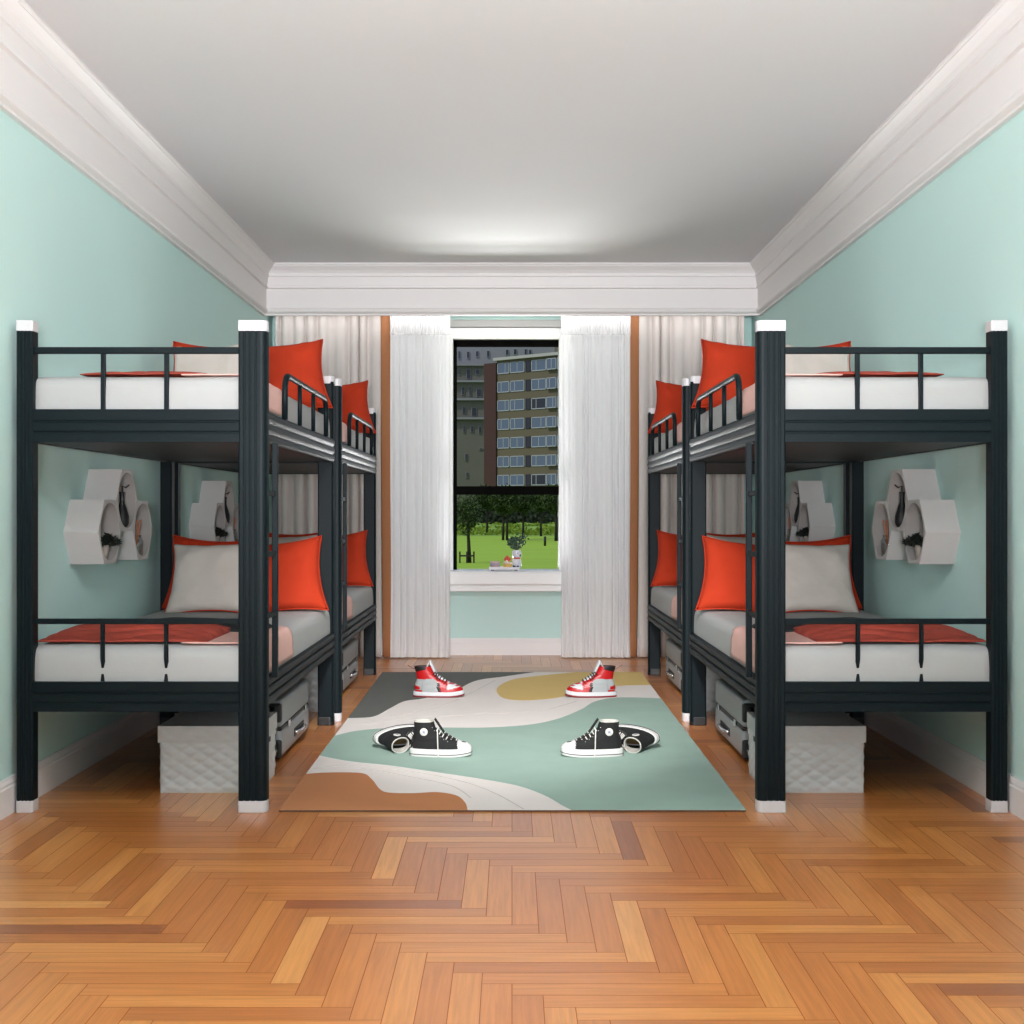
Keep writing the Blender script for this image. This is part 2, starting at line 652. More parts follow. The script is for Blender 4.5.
def side_rail(z0, z1, x0, sgn):
    H = z1 - z0
    pts = [(x0 - sgn * .028, z0), (x0, z0 + .002)]
    nb_ = 3
    for k in range(nb_):
        a = z0 + H * k / nb_
        h = H / nb_
        pts += [(x0, a + .14 * h), (x0 + sgn * .006, a + .30 * h), (x0 + sgn * .007, a + .6 * h), (x0 + sgn * .004, a + .86 * h), (x0 - sgn * .004, a + .95 * h)]
    pts += [(x0, z1 - .001), (x0 - sgn * .028, z1)]
    return pts


DECKS = ((.369, .478, .608), (1.355, 1.475, 1.599))
for z0, z1, zt in DECKS:
    for ya, sg in ((Y1 + .004, 1), (Y1 + L - .004, -1)):
        MB().prism(end_rail(z0, z1, ya, sg), 'x', XO1 - .004, XI0 + .004).build('end_rail', STEEL, bed)
    MB().prism(side_rail(z0, z1, XI1 - .022, 1), 'y', Y1 + PD - .004, Y1 + L - PD + .004).build('side_rail', STEEL, bed)
    MB().prism(side_rail(z0, z1, XO0 + .014, -1), 'y', Y1 + PD - .004, Y1 + L - PD + .004).build('side_rail', STEEL, bed)
    bb = MB().box(XO0 + .03, XI1 - .04, Y1 + .034, Y1 + L - .034, z0 + .004, z0 + .018)
    bb.build('bed_board', STEELIN, bed)
# end guards: slim bar and two uprights
for ya in (Y1 + .030, Y1 + L - .030):
    MB().box(XO1 - .004, XI0 + .004, ya - .011, ya + .011, 1.680, 1.704).build('end_guard', STEEL, bed, bevel=.003)
    for px in (102.5, 166):
        X = (px - 512) * 4.66 / F
        MB().box(X - .0085, X + .0085, ya - .008, ya + .008, 1.470, 1.684).build('upright', STEEL, bed, bevel=.003)
    yb = ya - .008 if ya < Y1 + 1 else ya
    MB().box(XO1 - .004, XI0 + .004, yb - .010, yb + .010, .688, .708).build('end_guard', STEEL, bed, bevel=.003)
    for px in (102.5, 166):
        X = (px - 512) * 4.66 / F
        s = -1 if ya < Y1 + 1 else 1
        # the bar dips behind the bulge of the mattress
        pts = [(X, yb, .69), (X, yb, .560), (X, yb - s * .006, .535), (X, yb - s * .010, .515), (X, yb - s * .004, .495), (X, yb, .474)]
        MB().tube(pts, .0088, 6).build('upright', STEEL, bed)
# aisle guard, a low arch with two inner bars
XG = XI1 - .016


def arc_guard():
    pts = []
    ya, yb_, zt, zb, r = 5.11, 6.24, 1.652, 1.470, .07
    pts.append((XG, ya, zb))
    pts.append((XG, ya, zt - r))
    for a in range(0, 91, 15):
        pts.append((XG, ya + r - r * math.cos(R(a)), zt - r + r * math.sin(R(a))))
    for a in range(0, 91, 15):
        pts.append((XG, yb_ - r + r * math.sin(R(a)), zt - r + r * math.cos(R(a))))
    pts.append((XG, yb_, zb))
    return pts


MB().tube(arc_guard(), .0125, 8).build('side_guard', STEEL, bed)
for yy in (5.47, 5.84):
    MB().tube([(XG, yy, 1.47), (XG, yy, 1.645)], .010, 8).build('guard_bar', STEEL, bed)
# ladder: outer rail and rungs fixed to the front post
XL = XI1 - .006
YL = Y1 + .20
MB().box(XL - .010, XL + .012, YL - .012, YL + .012, .470, 1.362).build('ladder_rail', STEEL, bed, bevel=.003)
for z in (.715, .942, 1.169):
    MB().box(XL - .008, XL + .006, Y1 + PD - .004, YL, z - .010, z + .010).build('ladder_rung', STEEL, bed, bevel=.002)
# bolt slots on the posts
for z0, z1, zt in DECKS:
    for x in (XO1 + .001, ):
        for k in range(3):
            zc = z0 + (z1 - z0) * (k + .5) / 3
            MB().box(x - .002, x + .002, Y1 + .036, Y1 + .052, zc - .010, zc + .010).build('bolt_head', RUBBER, bed)

bedL2 = shifted(bed, PITCH, 'dark steel bunk bed nearer the window along the left wall')
mirrored(bed, 'dark steel bunk bed nearest the camera along the right wall')
mirrored(bedL2, 'dark steel bunk bed nearer the window along the right wall')


# ------------------------------------------------------------------ mattresses, throws, cushions
def four(o, txt, grp):
    """o stands in the near left bunk; put one in each of the four bunks. txt holds %s for the bunk."""
    o['label'] = txt % 'near left bunk'
    o['group'] = grp
    b = shifted(o, PITCH, txt % 'far left bunk')
    c = mirrored(o, txt % 'near right bunk')
    d_ = mirrored(b, txt % 'far right bunk')
    return [o, b, c, d_]


MX0, MX1 = -1.776, -.940
MY0, MY1 = Y1 + .035, Y1 + L - .050


def mattress(z0, z1, bulge):
    mb = MB()
    nx, ny, nz = 36, 60, 10
    cx, cy, cz = (MX0 + MX1) / 2, (MY0 + MY1) / 2, (z0 + z1) / 2
    hx, hy, hz = (MX1 - MX0) / 2, (MY1 - MY0) / 2, (z1 - z0) / 2
    r = .035

    def shape(p):
        x, y, z = p
        q = Vector((max(-hx + r, min(hx - r, x)), max(-hy + r, min(hy - r, y)), max(-hz + r, min(hz - r, z))))
        dlt = Vector((x, y, z)) - q
        if dlt.length > 1e-6:
            dlt = dlt.normalized() * r
        o = q + dlt
        f = 1 - (o.z / hz) ** 2
        if abs(o.y) > hy - r:
            o.y += math.copysign(bulge * f, o.y)
        if abs(o.x) > hx - r:
            o.x += math.copysign(.006 * f, o.x)
        o += Vector((0, 0, .003 * noise.noise(Vector((x * 6, y * 6, z1)))))
        return (o.x + cx, o.y + cy, o.z + cz)

    def face(fn, a, b):
        mb.grid(lambda u, v: shape(fn(u * 2 - 1, v * 2 - 1)), a, b)
    face(lambda u, v: (u * hx, v * hy, hz), nx, ny)
    face(lambda u, v: (u * hx, v * hy, -hz), nx, ny)
    face(lambda u, v: (u * hx, -hy, v * hz), nx, nz)
    face(lambda u, v: (u * hx, hy, v * hz), nx, nz)
    face(lambda u, v: (-hx, u * hy, v * hz), ny, nz)
    face(lambda u, v: (hx, u * hy, v * hz), ny, nz)
    return mb


def coverlet(zt, ylen, zlow, xs):
    # path over the top then down the aisle side
    path = [(xs, zt + .006)]
    k = 10
    for i in range(1, k + 1):
        path.append((xs + (MX1 - .03 - xs) * i / k, zt + .006))
    rr = .036
    for a in range(15, 91, 15):
        path.append((MX1 - .03 + rr * math.sin(R(a)), zt - .03 + rr * math.cos(R(a))))
    for i in range(1, 6):
        path.append((MX1 + .011, zt - .03 - (zt - .03 - zlow) * i / 5))
    m = len(path) - 1

    def fn(u, v):
        x, z = path[int(round(u * m))]
        y = MY0 + .012 + ylen * v
        d_ = .004 * noise.noise(Vector((x * 14, y * 9, z * 14)))
        if v > .95:
            y += .01 * math.sin(x * 20)
        return (x + (d_ if z < zt - .01 else 0) * .5, y, z + abs(d_))
    return MB().grid(fn, m, 26)


def throw(zt, hgt, x0, x1, y0, y1, seed):
    mb = MB()

    def fn(u, v):
        x = x0 + (x1 - x0) * u
        y = y0 + (y1 - y0) * v + .035 * noise.noise(Vector((u * 3, v * 2, seed)))
        e = (math.sin(PI * min(1, max(0, u))) ** .35) * (math.sin(PI * v) ** .4)
        fold = 1.1 - 1.5 * abs(math.sin(PI * (5.2 * v + 1.1 * noise.noise(Vector((u * 2.6, v * 1.2, seed + 5))) + .25 * u))) ** 4
        fine = .5 + .5 * noise.noise(Vector((u * 7, v * 16, seed + 9)))
        h = (hgt * (.15 + .85 * v) + .016 * fold + .008 * fine) * e
        return (x, y, zt + .010 + h)
    mb.grid(fn, 70, 50)
    return mb


ASP = .92


def cushion_mb(h, t, seed):
    mb = MB()
    N = 26

    def side(sg):
        def fn(u, v):
            a, b = u * 2 - 1, v * 2 - 1
            px = h * a * (1 - .13 * (1 - b * b) * abs(a) ** 3)
            pz = h * ASP * b * (1 - .13 * (1 - a * a) * abs(b) ** 3)
            th = t * (max(0, 1 - a ** 4) * max(0, 1 - b ** 4)) ** .55
            th *= (.88 + .24 * noise.noise(Vector((a * 1.7, b * 1.7, seed + sg))))
            rk = .012 * noise.noise(Vector((a * 5, b * 5, seed + 3))) * (abs(a * b)) ** .5
            return (px, sg * (th * .5 + (rk if th > .01 else 0)), pz + h * ASP)
        return fn
    mb.grid(side(-1), N, N)
    mb.grid(side(1), N, N)
    edge = []
    for k in range(4 * N):
        q, f = divmod(k, N)
        f = f / N * 2 - 1
        a, b = [(f, -1), (1, f), (-f, 1), (-1, -f)][q]
        edge.append((h * a * (1 - .13 * (1 - b * b) * abs(a) ** 3), 0, h * ASP + h * ASP * b * (1 - .13 * (1 - a * a) * abs(b) ** 3)))
    pip = MB().tube(edge, .004, 6, closed=True)
    return mb, pip


def cushion(name, label, m, pm, x, y, z, tilt, roll, yaw, h, t, seed, group):
    mb, pip = cushion_mb(h, t, seed)
    o = thing(name, label, 'cushion', (0, 0, 0), group)
    mb.build('cover', m, o, weld=True)
    pip.build('piping', pm, o)
    o.location = (x, y, z)
    o.rotation_euler = (R(-tilt), R(roll), R(yaw))
    return o


for (dk, (z0, z1, zt)), nm in zip(enumerate(DECKS), ('lower', 'upper')):
    mt = thing('mattress', 'x', 'mattress', (-1.36, Y1 + L / 2, z0 + .018))
    mattress(z0 + .018, zt, .014 if dk == 0 else .004).build('mattress_cover', MATT, mt, weld=True)
    four(mt, 'pale grey mattress on the ' + nm + ' deck of the %s', 'pale grey mattresses')
    cv = coverlet(zt, .70 if dk == 0 else .50, z1 + .01, -1.22).build('pink_coverlet', PINK, solid=.004)
    o = tag(cv, 'x', 'blanket')
    four(o, 'dusty pink coverlet over the ' + nm + ' mattress edge of the %s', 'pink coverlets')
    tw = thing('rust_throw', 'x', 'blanket', (-1.45, Y1 + .3, zt))
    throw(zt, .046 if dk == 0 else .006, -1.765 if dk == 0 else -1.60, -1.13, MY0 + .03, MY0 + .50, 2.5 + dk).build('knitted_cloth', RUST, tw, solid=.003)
    throw(zt, .034 if dk == 0 else .004, -1.72, -1.0, MY0 + .42, MY0 + .66, 7.5).build('lining', LINING, tw, solid=.003)
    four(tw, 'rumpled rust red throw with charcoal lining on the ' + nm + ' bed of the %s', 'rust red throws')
    zb = zt - .012
    cb = cushion('cushion', 'x', BEIGE, ORANGE, -1.49, 6.20, zb, 27, -1.5, -3, .215, .13, 1.3 + dk, 'x')
    four(cb, 'beige cushion with orange piping at the ' + nm + ' bed head of the %s', 'beige cushions')
    cr = cushion('cushion', 'x', ORANGE, ORANGE, -1.53, 6.345, zb + .012, 24, 3, 2, .215, .10, 4.1 + dk, 'x')
    four(cr, 'orange cushion tucked behind the beige one, ' + nm + ' bed of the %s', 'orange cushions behind the beige ones')
    cf = cushion('cushion', 'x', ORANGE, ORANGE, -1.105 if dk else -1.125, 6.24, zb, 27, -7 if dk else -5, 9, .222, .14, 8.2 + dk, 'x')
    four(cf, 'burnt orange cushion by the aisle edge, ' + nm + ' bed of the %s', 'orange cushions by the aisle')


# ------------------------------------------------------------------ storage box
def quilted(x0, x1, y0, y1, z0, z1, pitch, amp):
    mb = MB()

    def q(a, b):
        u = (a / pitch + b / (pitch * .62)) % 1
        v = (a / pitch - b / (pitch * .62)) % 1
        return amp * (math.sin(PI * u) * math.sin(PI * v)) ** .5

    def em(a, lo, hi):
        return min(1, (a - lo) / .015, (hi - a) / .015)

    def front(yy, s):
        def fn(u, v):
            x, z = x0 + (x1 - x0) * u, z0 + (z1 - z0) * v
            e = max(0, min(em(x, x0, x1), em(z, z0, z1)))
            return (x, yy + s * q(x, z) * e, z)
        return fn

    def side(xx, s):
        def fn(u, v):
            y, z = y0 + (y1 - y0) * u, z0 + (z1 - z0) * v
            e = max(0, min(em(y, y0, y1), em(z, z0, z1)))
            return (xx + s * q(y, z) * e, y, z)
        return fn
    nx, ny, nz = int((x1 - x0) / .006), int((y1 - y0) / .008), max(4, int((z1 - z0) / .006))
    mb.grid(front(y0, -1), nx, nz)
    mb.grid(front(y1, 1), nx, nz)
    mb.grid(side(x0, -1), ny, nz)
    mb.grid(side(x1, 1), ny, nz)
    mb.add([(x0, y0, z1), (x1, y0, z1), (x1, y1, z1), (x0, y1, z1)], [(0, 1, 2, 3)])
    mb.add([(x0, y0, z0), (x1, y0, z0), (x1, y1, z0), (x0, y1, z0)], [(3, 2, 1, 0)])
    return mb


bx = thing('storage_box', 'x', 'storage box', (-1.18, 5.14, 0))
quilted(-1.376, -.992, 4.975, 5.315, 0, .205, .074, .008).build('body', BOXW, bx)
ld = quilted(-1.384, -.984, 4.966, 5.323, .198, .262, .074, .004).build('lid', BOXW, bx)
tab = MB().box(-.984, -.979, 5.13, 5.16, .17, .19).build('pull_tab', RUBBER, bx, bevel=.002)
four(bx, 'white quilted storage box with lid under the %s', 'white quilted storage boxes')

# ------------------------------------------------------------------ suitcase lying under the bed
sc_ = thing('suitcase', 'x', 'suitcase', (-1.22, 5.93, 0))
SX0, SX1, SY0, SY1, SZ0, SZ1 = -1.46, -1.005, 5.56, 6.30, .022, .275


def rbox(x0, x1, y0, y1, z0, z1):
    return MB().box(x0, x1, y0, y1, z0, z1)


sm_ = MB()
zm = (SZ0 + SZ1) / 2
sm_.box(SX0, SX1, SY0, SY1, SZ0, zm - .005)
sm_.box(SX0, SX1, SY0, SY1, zm + .005, SZ1)
shell = sm_.build('shell', SUIT, sc_, bevel=.022, seg=4)
rib = MB()
for k in range(5):
    x = SX0 + .06 + k * (SX1 - SX0 - .12) / 4
    rib.box(x - .012, x + .012, SY0 + .05, SY1 - .05, SZ1 - .002, SZ1 + .004)
rib.build('rib', SUIT, sc_, bevel=.003)
MB().box(SX0 + .003, SX1 - .003, SY0 + .003, SY1 - .003, zm - .009, zm + .009).build('zip_frame', RUBBER, sc_, bevel=.006)
hd = MB().box(SX1 - .004, SX1 + .003, 5.86, 6.12, .062, .100).build('handle_recess', RUBBER, sc_, bevel=.003)
MB().tube([(SX1, 5.89, .08), (SX1 + .014, 5.91, .08), (SX1 + .018, 5.95, .08), (SX1 + .018, 6.03, .08), (SX1 + .014, 6.07, .08), (SX1, 6.09, .08)],
          .009, 8).build('carry_handle', CHROME, sc_)
for yy in (6.18, 5.72):
    MB().box(SX1 - .002, SX1 + .006, yy - .018, yy + .018, zm - .014, zm + .018).build('latch', CHROME, sc_, bevel=.003)
for x in (SX0 + .06, SX1 - .045):
    for z in (.060, SZ1 - .055):
        h_ = MB().box(x - .04, x + .042, SY0 - .012, SY0 + .03, z - .042, z + .042).build('wheel_housing', RUBBER, sc_, bevel=.01)
        wv = MB()
        for s in (-.014, .014):
            wv.lathe([(.012, x + s - .010), (.030, x + s - .009), (.032, x + s), (.030, x + s + .009), (.012, x + s + .010)],
                     20, (SY0 - .040, z), axis='x')
        wv.build('wheel', RUBBER, h_)
        MB().tube([(x - .03, SY0 - .040, z), (x + .03, SY0 - .040, z)], .006, 8).build('axle', CHROME, h_)
MB().box(SX1 - .09, SX1 - .02, SY0 - .030, SY0 + .01, zm - .022, zm + .022).build('side_foot', CHROME, sc_, bevel=.006)
four(sc_, 'silver grey hard suitcase lying flat under the %s', 'silver grey suitcases')

# ------------------------------------------------------------------ honeycomb wall shelf
HX0 = -WX
HX1 = -1.697
S = .157
HZ = .1345


def hex_cell(cy, cz):
    mb = MB()
    N = 48
    outer, inner = [], []
    hexp = [(S, 0), (S / 2, HZ), (-S / 2, HZ), (-S, 0), (-S / 2, -HZ), (S / 2, -HZ)]
    for k in range(6):
        a, b = hexp[k], hexp[(k + 1) % 6]
        for i in range(8):
            f = i / 8
            p = (a[0] + (b[0] - a[0]) * f, a[1] + (b[1] - a[1]) * f)
            outer.append(p)
            an = math.atan2(p[1], p[0])
            inner.append((.125 * math.cos(an), .122 * math.sin(an)))
    # outer walls, front annulus, inner wall, back disk
    vs = [(HX0, cy + p[0], cz + p[1]) for p in outer] + [(HX1, cy + p[0], cz + p[1]) for p in outer]
    mb.add(vs, [(i, (i + 1) % N, N + (i + 1) % N, N + i) for i in range(N)])
    mb.add([(HX0, cy + p[0], cz + p[1]) for p in outer], [tuple(range(N))])
    vs = [(HX1, cy + p[0], cz + p[1]) for p in outer] + [(HX1, cy + p[0], cz + p[1]) for p in inner]
    mb.add(vs, [(i, (i + 1) % N, N + (i + 1) % N, N + i) for i in range(N)])
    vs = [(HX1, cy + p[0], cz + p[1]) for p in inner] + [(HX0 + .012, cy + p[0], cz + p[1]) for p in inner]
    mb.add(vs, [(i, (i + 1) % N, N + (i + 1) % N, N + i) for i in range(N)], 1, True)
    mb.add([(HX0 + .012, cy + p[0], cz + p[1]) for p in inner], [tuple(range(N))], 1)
    return mb


hs = thing('honeycomb_shelf', 'x', 'wall shelf', (-WX, 5.60, 1.08))
cells = ((5.368, 1.016), (5.606, 1.016 + HZ), (5.844, 1.016))
for cy, cz in cells:
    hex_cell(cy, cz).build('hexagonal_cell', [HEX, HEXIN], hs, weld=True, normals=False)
four(hs, 'white honeycomb wall shelf of three cells by the %s', 'honeycomb wall shelves')
# what stands in the cells
rr = random.Random(4)
zf = 1.016 - .119
pp = thing('potted_plant', 'x', 'potted plant', (-1.745, 5.368, zf))
MB().lathe([(.026, zf), (.030, zf + .03), (.036, zf + .058), (.037, zf + .062), (.030, zf + .062)], 20, (-1.735, 5.368)).build('pot', POT, pp)
lv = MB()
for k in range(150):
    a = rr.uniform(0, 2 * PI)
    q = rr.uniform(0, 1) ** .5
    c = Vector((-1.722 + .058 * q * math.cos(a) + .01, 5.368 + .066 * q * math.sin(a), zf + .066 + rr.uniform(0, .042) * (1.15 - q)))
    dv = Vector((rr.uniform(-1, 1), rr.uniform(-1, 1), rr.uniform(-.4, .9))).normalized() * .017
    sv = dv.cross(Vector((rr.uniform(-1, 1), rr.uniform(-1, 1), 1))).normalized() * .009
    lv.add([c - dv, c + sv, c + dv, c - sv], [(0, 1, 2, 3)])
lv.build('leaves', LEAFD, pp, normals=False)
four(pp, 'small dark plant in a beige pot, wall shelf by the %s', 'plants in the wall shelves')
zf2 = 1.016 + HZ - .121
vz = thing('bud_vase', 'x', 'vase', (-1.74, 5.606, zf2))
MB().lathe([(.022, zf2), (.030, zf2 + .02), (.030, zf2 + .05), (.020, zf2 + .085), (.010, zf2 + .115), (.010, zf2 + .15), (.014, zf2 + .158)],
           20, (-1.732, 5.645)).build('vase_body', DARKV, vz)
MB().tube([(-1.732, 5.645, zf2 + .14), (-1.73, 5.64, zf2 + .185), (-1.72, 5.66, zf2 + .178), (-1.715, 5.69, zf2 + .19)], .0035, 6).build('twig', DARKV, vz)
four(vz, 'slim black vase in the top cell of the wall shelf by the %s', 'black vases in the wall shelves')
jr = thing('glass_jar', 'x', 'jar', (-1.74, 5.844, zf))
MB().lathe([(.028, zf), (.032, zf + .01), (.032, zf + .07), (.022, zf + .085), (.024, zf + .095)], 20, (-1.735, 5.865)).build('jar_body', JAR, jr)
tw_ = MB()
for k in range(7):
    a = rr.uniform(0, 6.28)
    tw_.tube([(-1.735, 5.865, zf + .01), (-1.735 + .02 * math.cos(a), 5.844 + .03 * math.sin(a), zf + .12),
              (-1.735 + .03 * math.cos(a), 5.844 + .05 * math.sin(a), zf + .165)], .003, 5)
tw_.build('dried_stems', TERRA, jr)
four(jr, 'clear jar of dried stems in the wall shelf by the %s', 'jars in the wall shelves')


# ------------------------------------------------------------------ rug
def flo(u, v, z=.008):
    px, py = 270 + u / 2.0898, 640 + v / 2.0898
    D = F * (EYE - z) / (py - 512)
    return ((px - 512) * D / F, D)


def cr(pts, n_=10):
    out = []
    for i in range(len(pts) - 1):
        p0 = pts[max(i - 1, 0)]
        p1, p2 = pts[i], pts[i + 1]
        p3 = pts[min(i + 2, len(pts) - 1)]
        for k in range(n_):
            t = k / n_
            out.append(tuple(.5 * ((2 * p1[c]) + (-p0[c] + p2[c]) * t + (2 * p0[c] - 5 * p1[c] + 4 * p2[c] - p3[c]) * t * t +
                                   (-p0[c] + 3 * p1[c] - 3 * p2[c] + p3[c]) * t ** 3) for c in (0, 1)))
    out.append(pts[-1])
    return out


def ledge(v):
    return (235 - 217 * (v - 67) / 288, v)


def redge(v):
    return (775 + 220 * (v - 67) / 288, v)


RC = mat('rug cream pile', (222, 216, 211), 0.9, noise_amt=0.04, nscale=5, bump=0.4, bscale=250)
RD = mat('rug dark sage grey pile', (92, 95, 90), 0.9, noise_amt=0.08, nscale=6, bump=0.4, bscale=250)
RY = mat('rug mustard pile', (208, 180, 112), 0.9, noise_amt=0.05, nscale=6, bump=0.4, bscale=250)
RT = mat('rug sea green pile', (146, 172, 160), 0.9, noise_amt=0.12, nscale=4, bump=0.4, bscale=250)
RO = mat('rug terracotta pile', (184, 122, 78), 0.9, noise_amt=0.08, nscale=6, bump=0.4, bscale=250)
RL = mat('rug grey contour thread', (186, 180, 174), 0.9)
RE = mat('rug brown bound edge', (92, 62, 46), .9)
rg = MB()
corners = [flo(*ledge(355)), flo(*redge(355)), flo(*redge(67)), flo(*ledge(67))]
rg.prism(corners, 'z', .001, .007, 6)
rg.prism(corners, 'z', .007, .0075, 0)
regions = [
    (1, [ledge(67), (552, 67)] + cr([(552, 67), (490, 76), (430, 85), (380, 108), (320, 122), (280, 128), (250, 143), (215, 160), ledge(163)])[1:]),
    (2, cr([(640, 67), (560, 75), (510, 82), (480, 95), (474, 108), (490, 122), (530, 126), (590, 122), (640, 112), (690, 100), (740, 95), redge(94)]) + [redge(67)]),
    (3, cr([ledge(200), (180, 190), (250, 184), (350, 183), (450, 183), (540, 177), (600, 165), (650, 145), (680, 128), (730, 120), redge(122)]) +
     [redge(355)] + cr([(630, 355), (610, 345), (575, 325), (520, 305), (440, 290), (340, 275), (250, 262), (180, 255), (135, 248), ledge(241)])),
    (4, cr([ledge(280), (120, 277), (190, 278), (212, 290), (230, 312), (250, 319), (300, 320), (350, 318), (390, 325), (408, 340), (413, 355)]) + [ledge(355)]),
]
for mi, poly in regions:
    pts = [flo(u, v) for u, v in poly]
    rg.prism(pts, 'z', .0072, .0082, mi)
for line in ([(110, 262), (200, 264), (300, 275), (400, 295), (470, 320), (530, 353)], [(90, 268), (190, 268), (290, 285), (380, 305), (420, 330)],
             [(180, 178), (300, 165), (430, 155), (560, 148), (640, 128)], [(250, 160), (350, 140), (420, 110), (470, 84)]):
    pts = [flo(u, v) for u, v in cr(line)]
    rg.tube([(p[0], p[1], .0065) for p in pts], .0028, 6, mi=5)
rug = rg.build('area_rug', [RC, RD, RY, RT, RO, RL, RE], normals=True)
tag(rug, 'cream rug with sea green, mustard, grey and terracotta waves on the floor', 'rug')
RZ = .0085

# ------------------------------------------------------------------ sneakers
BLK = mat('black canvas', (12, 12, 13), 0.85, bump=0.2, bscale=500)
SOLW = mat('white rubber sole', (196, 196, 193), 0.5)
LACEW = mat('white cotton lace', (192, 190, 184), 0.8)
INSD = mat('tan insole', (120, 98, 62), 0.85)
REDL = mat('red leather', (176, 14, 20), 0.38)
WHTL = mat('white leather', (200, 202, 204), 0.45)
GRYL = mat('light grey suede', (156, 160, 160), 0.75)
BLKL = mat('black leather', (20, 19, 22), 0.45)
DRED = mat('dark red outsole', (120, 22, 26), 0.55)
LINEG = mat('grey lining cloth', (180, 178, 170), 0.85)


def interp(tab, t):
    for (a, va), (b, vb) in zip(tab, tab[1:]):
        if t <= b:
            f = (t - a) / (b - a) if b > a else 0
            f = f * f * (3 - 2 * f)
            return va + (vb - va) * f
    return tab[-1][1]


class Shoe:
    """toe towards +x, heel at x=0, sole on z=0"""

    def __init__(s, Ln, Wd, H, sole, front, back, width):
        s.L, s.W, s.H, s.sole = Ln, Wd, H, sole
        s.front, s.back, s.width = front, back, width
        s.NA, s.NZ = 96, 44

    def outline(s, xb, xf, wd, a):
        # egg shaped plan: a=0 toe, pi heel
        c, sn = math.cos(a), math.sin(a)
        cx = (xb + xf) / 2
        rx = (xf - xb) / 2
        x = cx + rx * math.copysign(abs(c) ** .8, c)
        t = (x - xb) / max(1e-6, xf - xb)
        wf_ = .80 + .20 * math.sin(PI * min(1, t * .8))
        y = wd * math.copysign(abs(sn) ** .75, sn) * wf_
        return x, y

    def pt(s, a, t, off=0.0):
        z = s.sole * .75 + (s.H - s.sole * .75) * t
        xb, xf, wd = interp(s.back, t), interp(s.front, t), interp(s.width, t)
        x, y = s.outline(xb - off, xf + off, wd + off, a)
        return Vector((x, y, z))

    def upper(s, pred=None, off=0.0, mi=0, mb=None):
        mb = mb or MB()
        vs, fs = [], []
        for j in range(s.NZ + 1):
            for i in range(s.NA):
                vs.append(s.pt(2 * PI * i / s.NA, j / s.NZ, off))
        for j in range(s.NZ):
            for i in range(s.NA):
                k = (i + 1) % s.NA
                f = (j * s.NA + i, j * s.NA + k, (j + 1) * s.NA + k, (j + 1) * s.NA + i)
                c = sum((vs[q] for q in f), Vector()) / 4
                if pred is None or pred(c):
                    fs.append(f)
        used = sorted({i for f in fs for i in f})
        mp_ = {v: k for k, v in enumerate(used)}
        mb.add([vs[u] for u in used], [tuple(mp_[i] for i in f) for f in fs], mi, True)
        return mb

    def plan(s, e, a0=0):
        return [s.outline(-e, s.L + e, s.W + e, 2 * PI * i / 48) for i in range(48)]


def curve_z(x0, z0, x1, z1, x):
    return z0 + (z1 - z0) * (x - x0) / (x1 - x0)


def spring(t, Ln, k):
    # lift the toe a little
    for o in t.children_recursive:
        for v in o.data.vertices:
            a = max(0, v.co.x / Ln - .68) / .32
            v.co.z += k * a * a


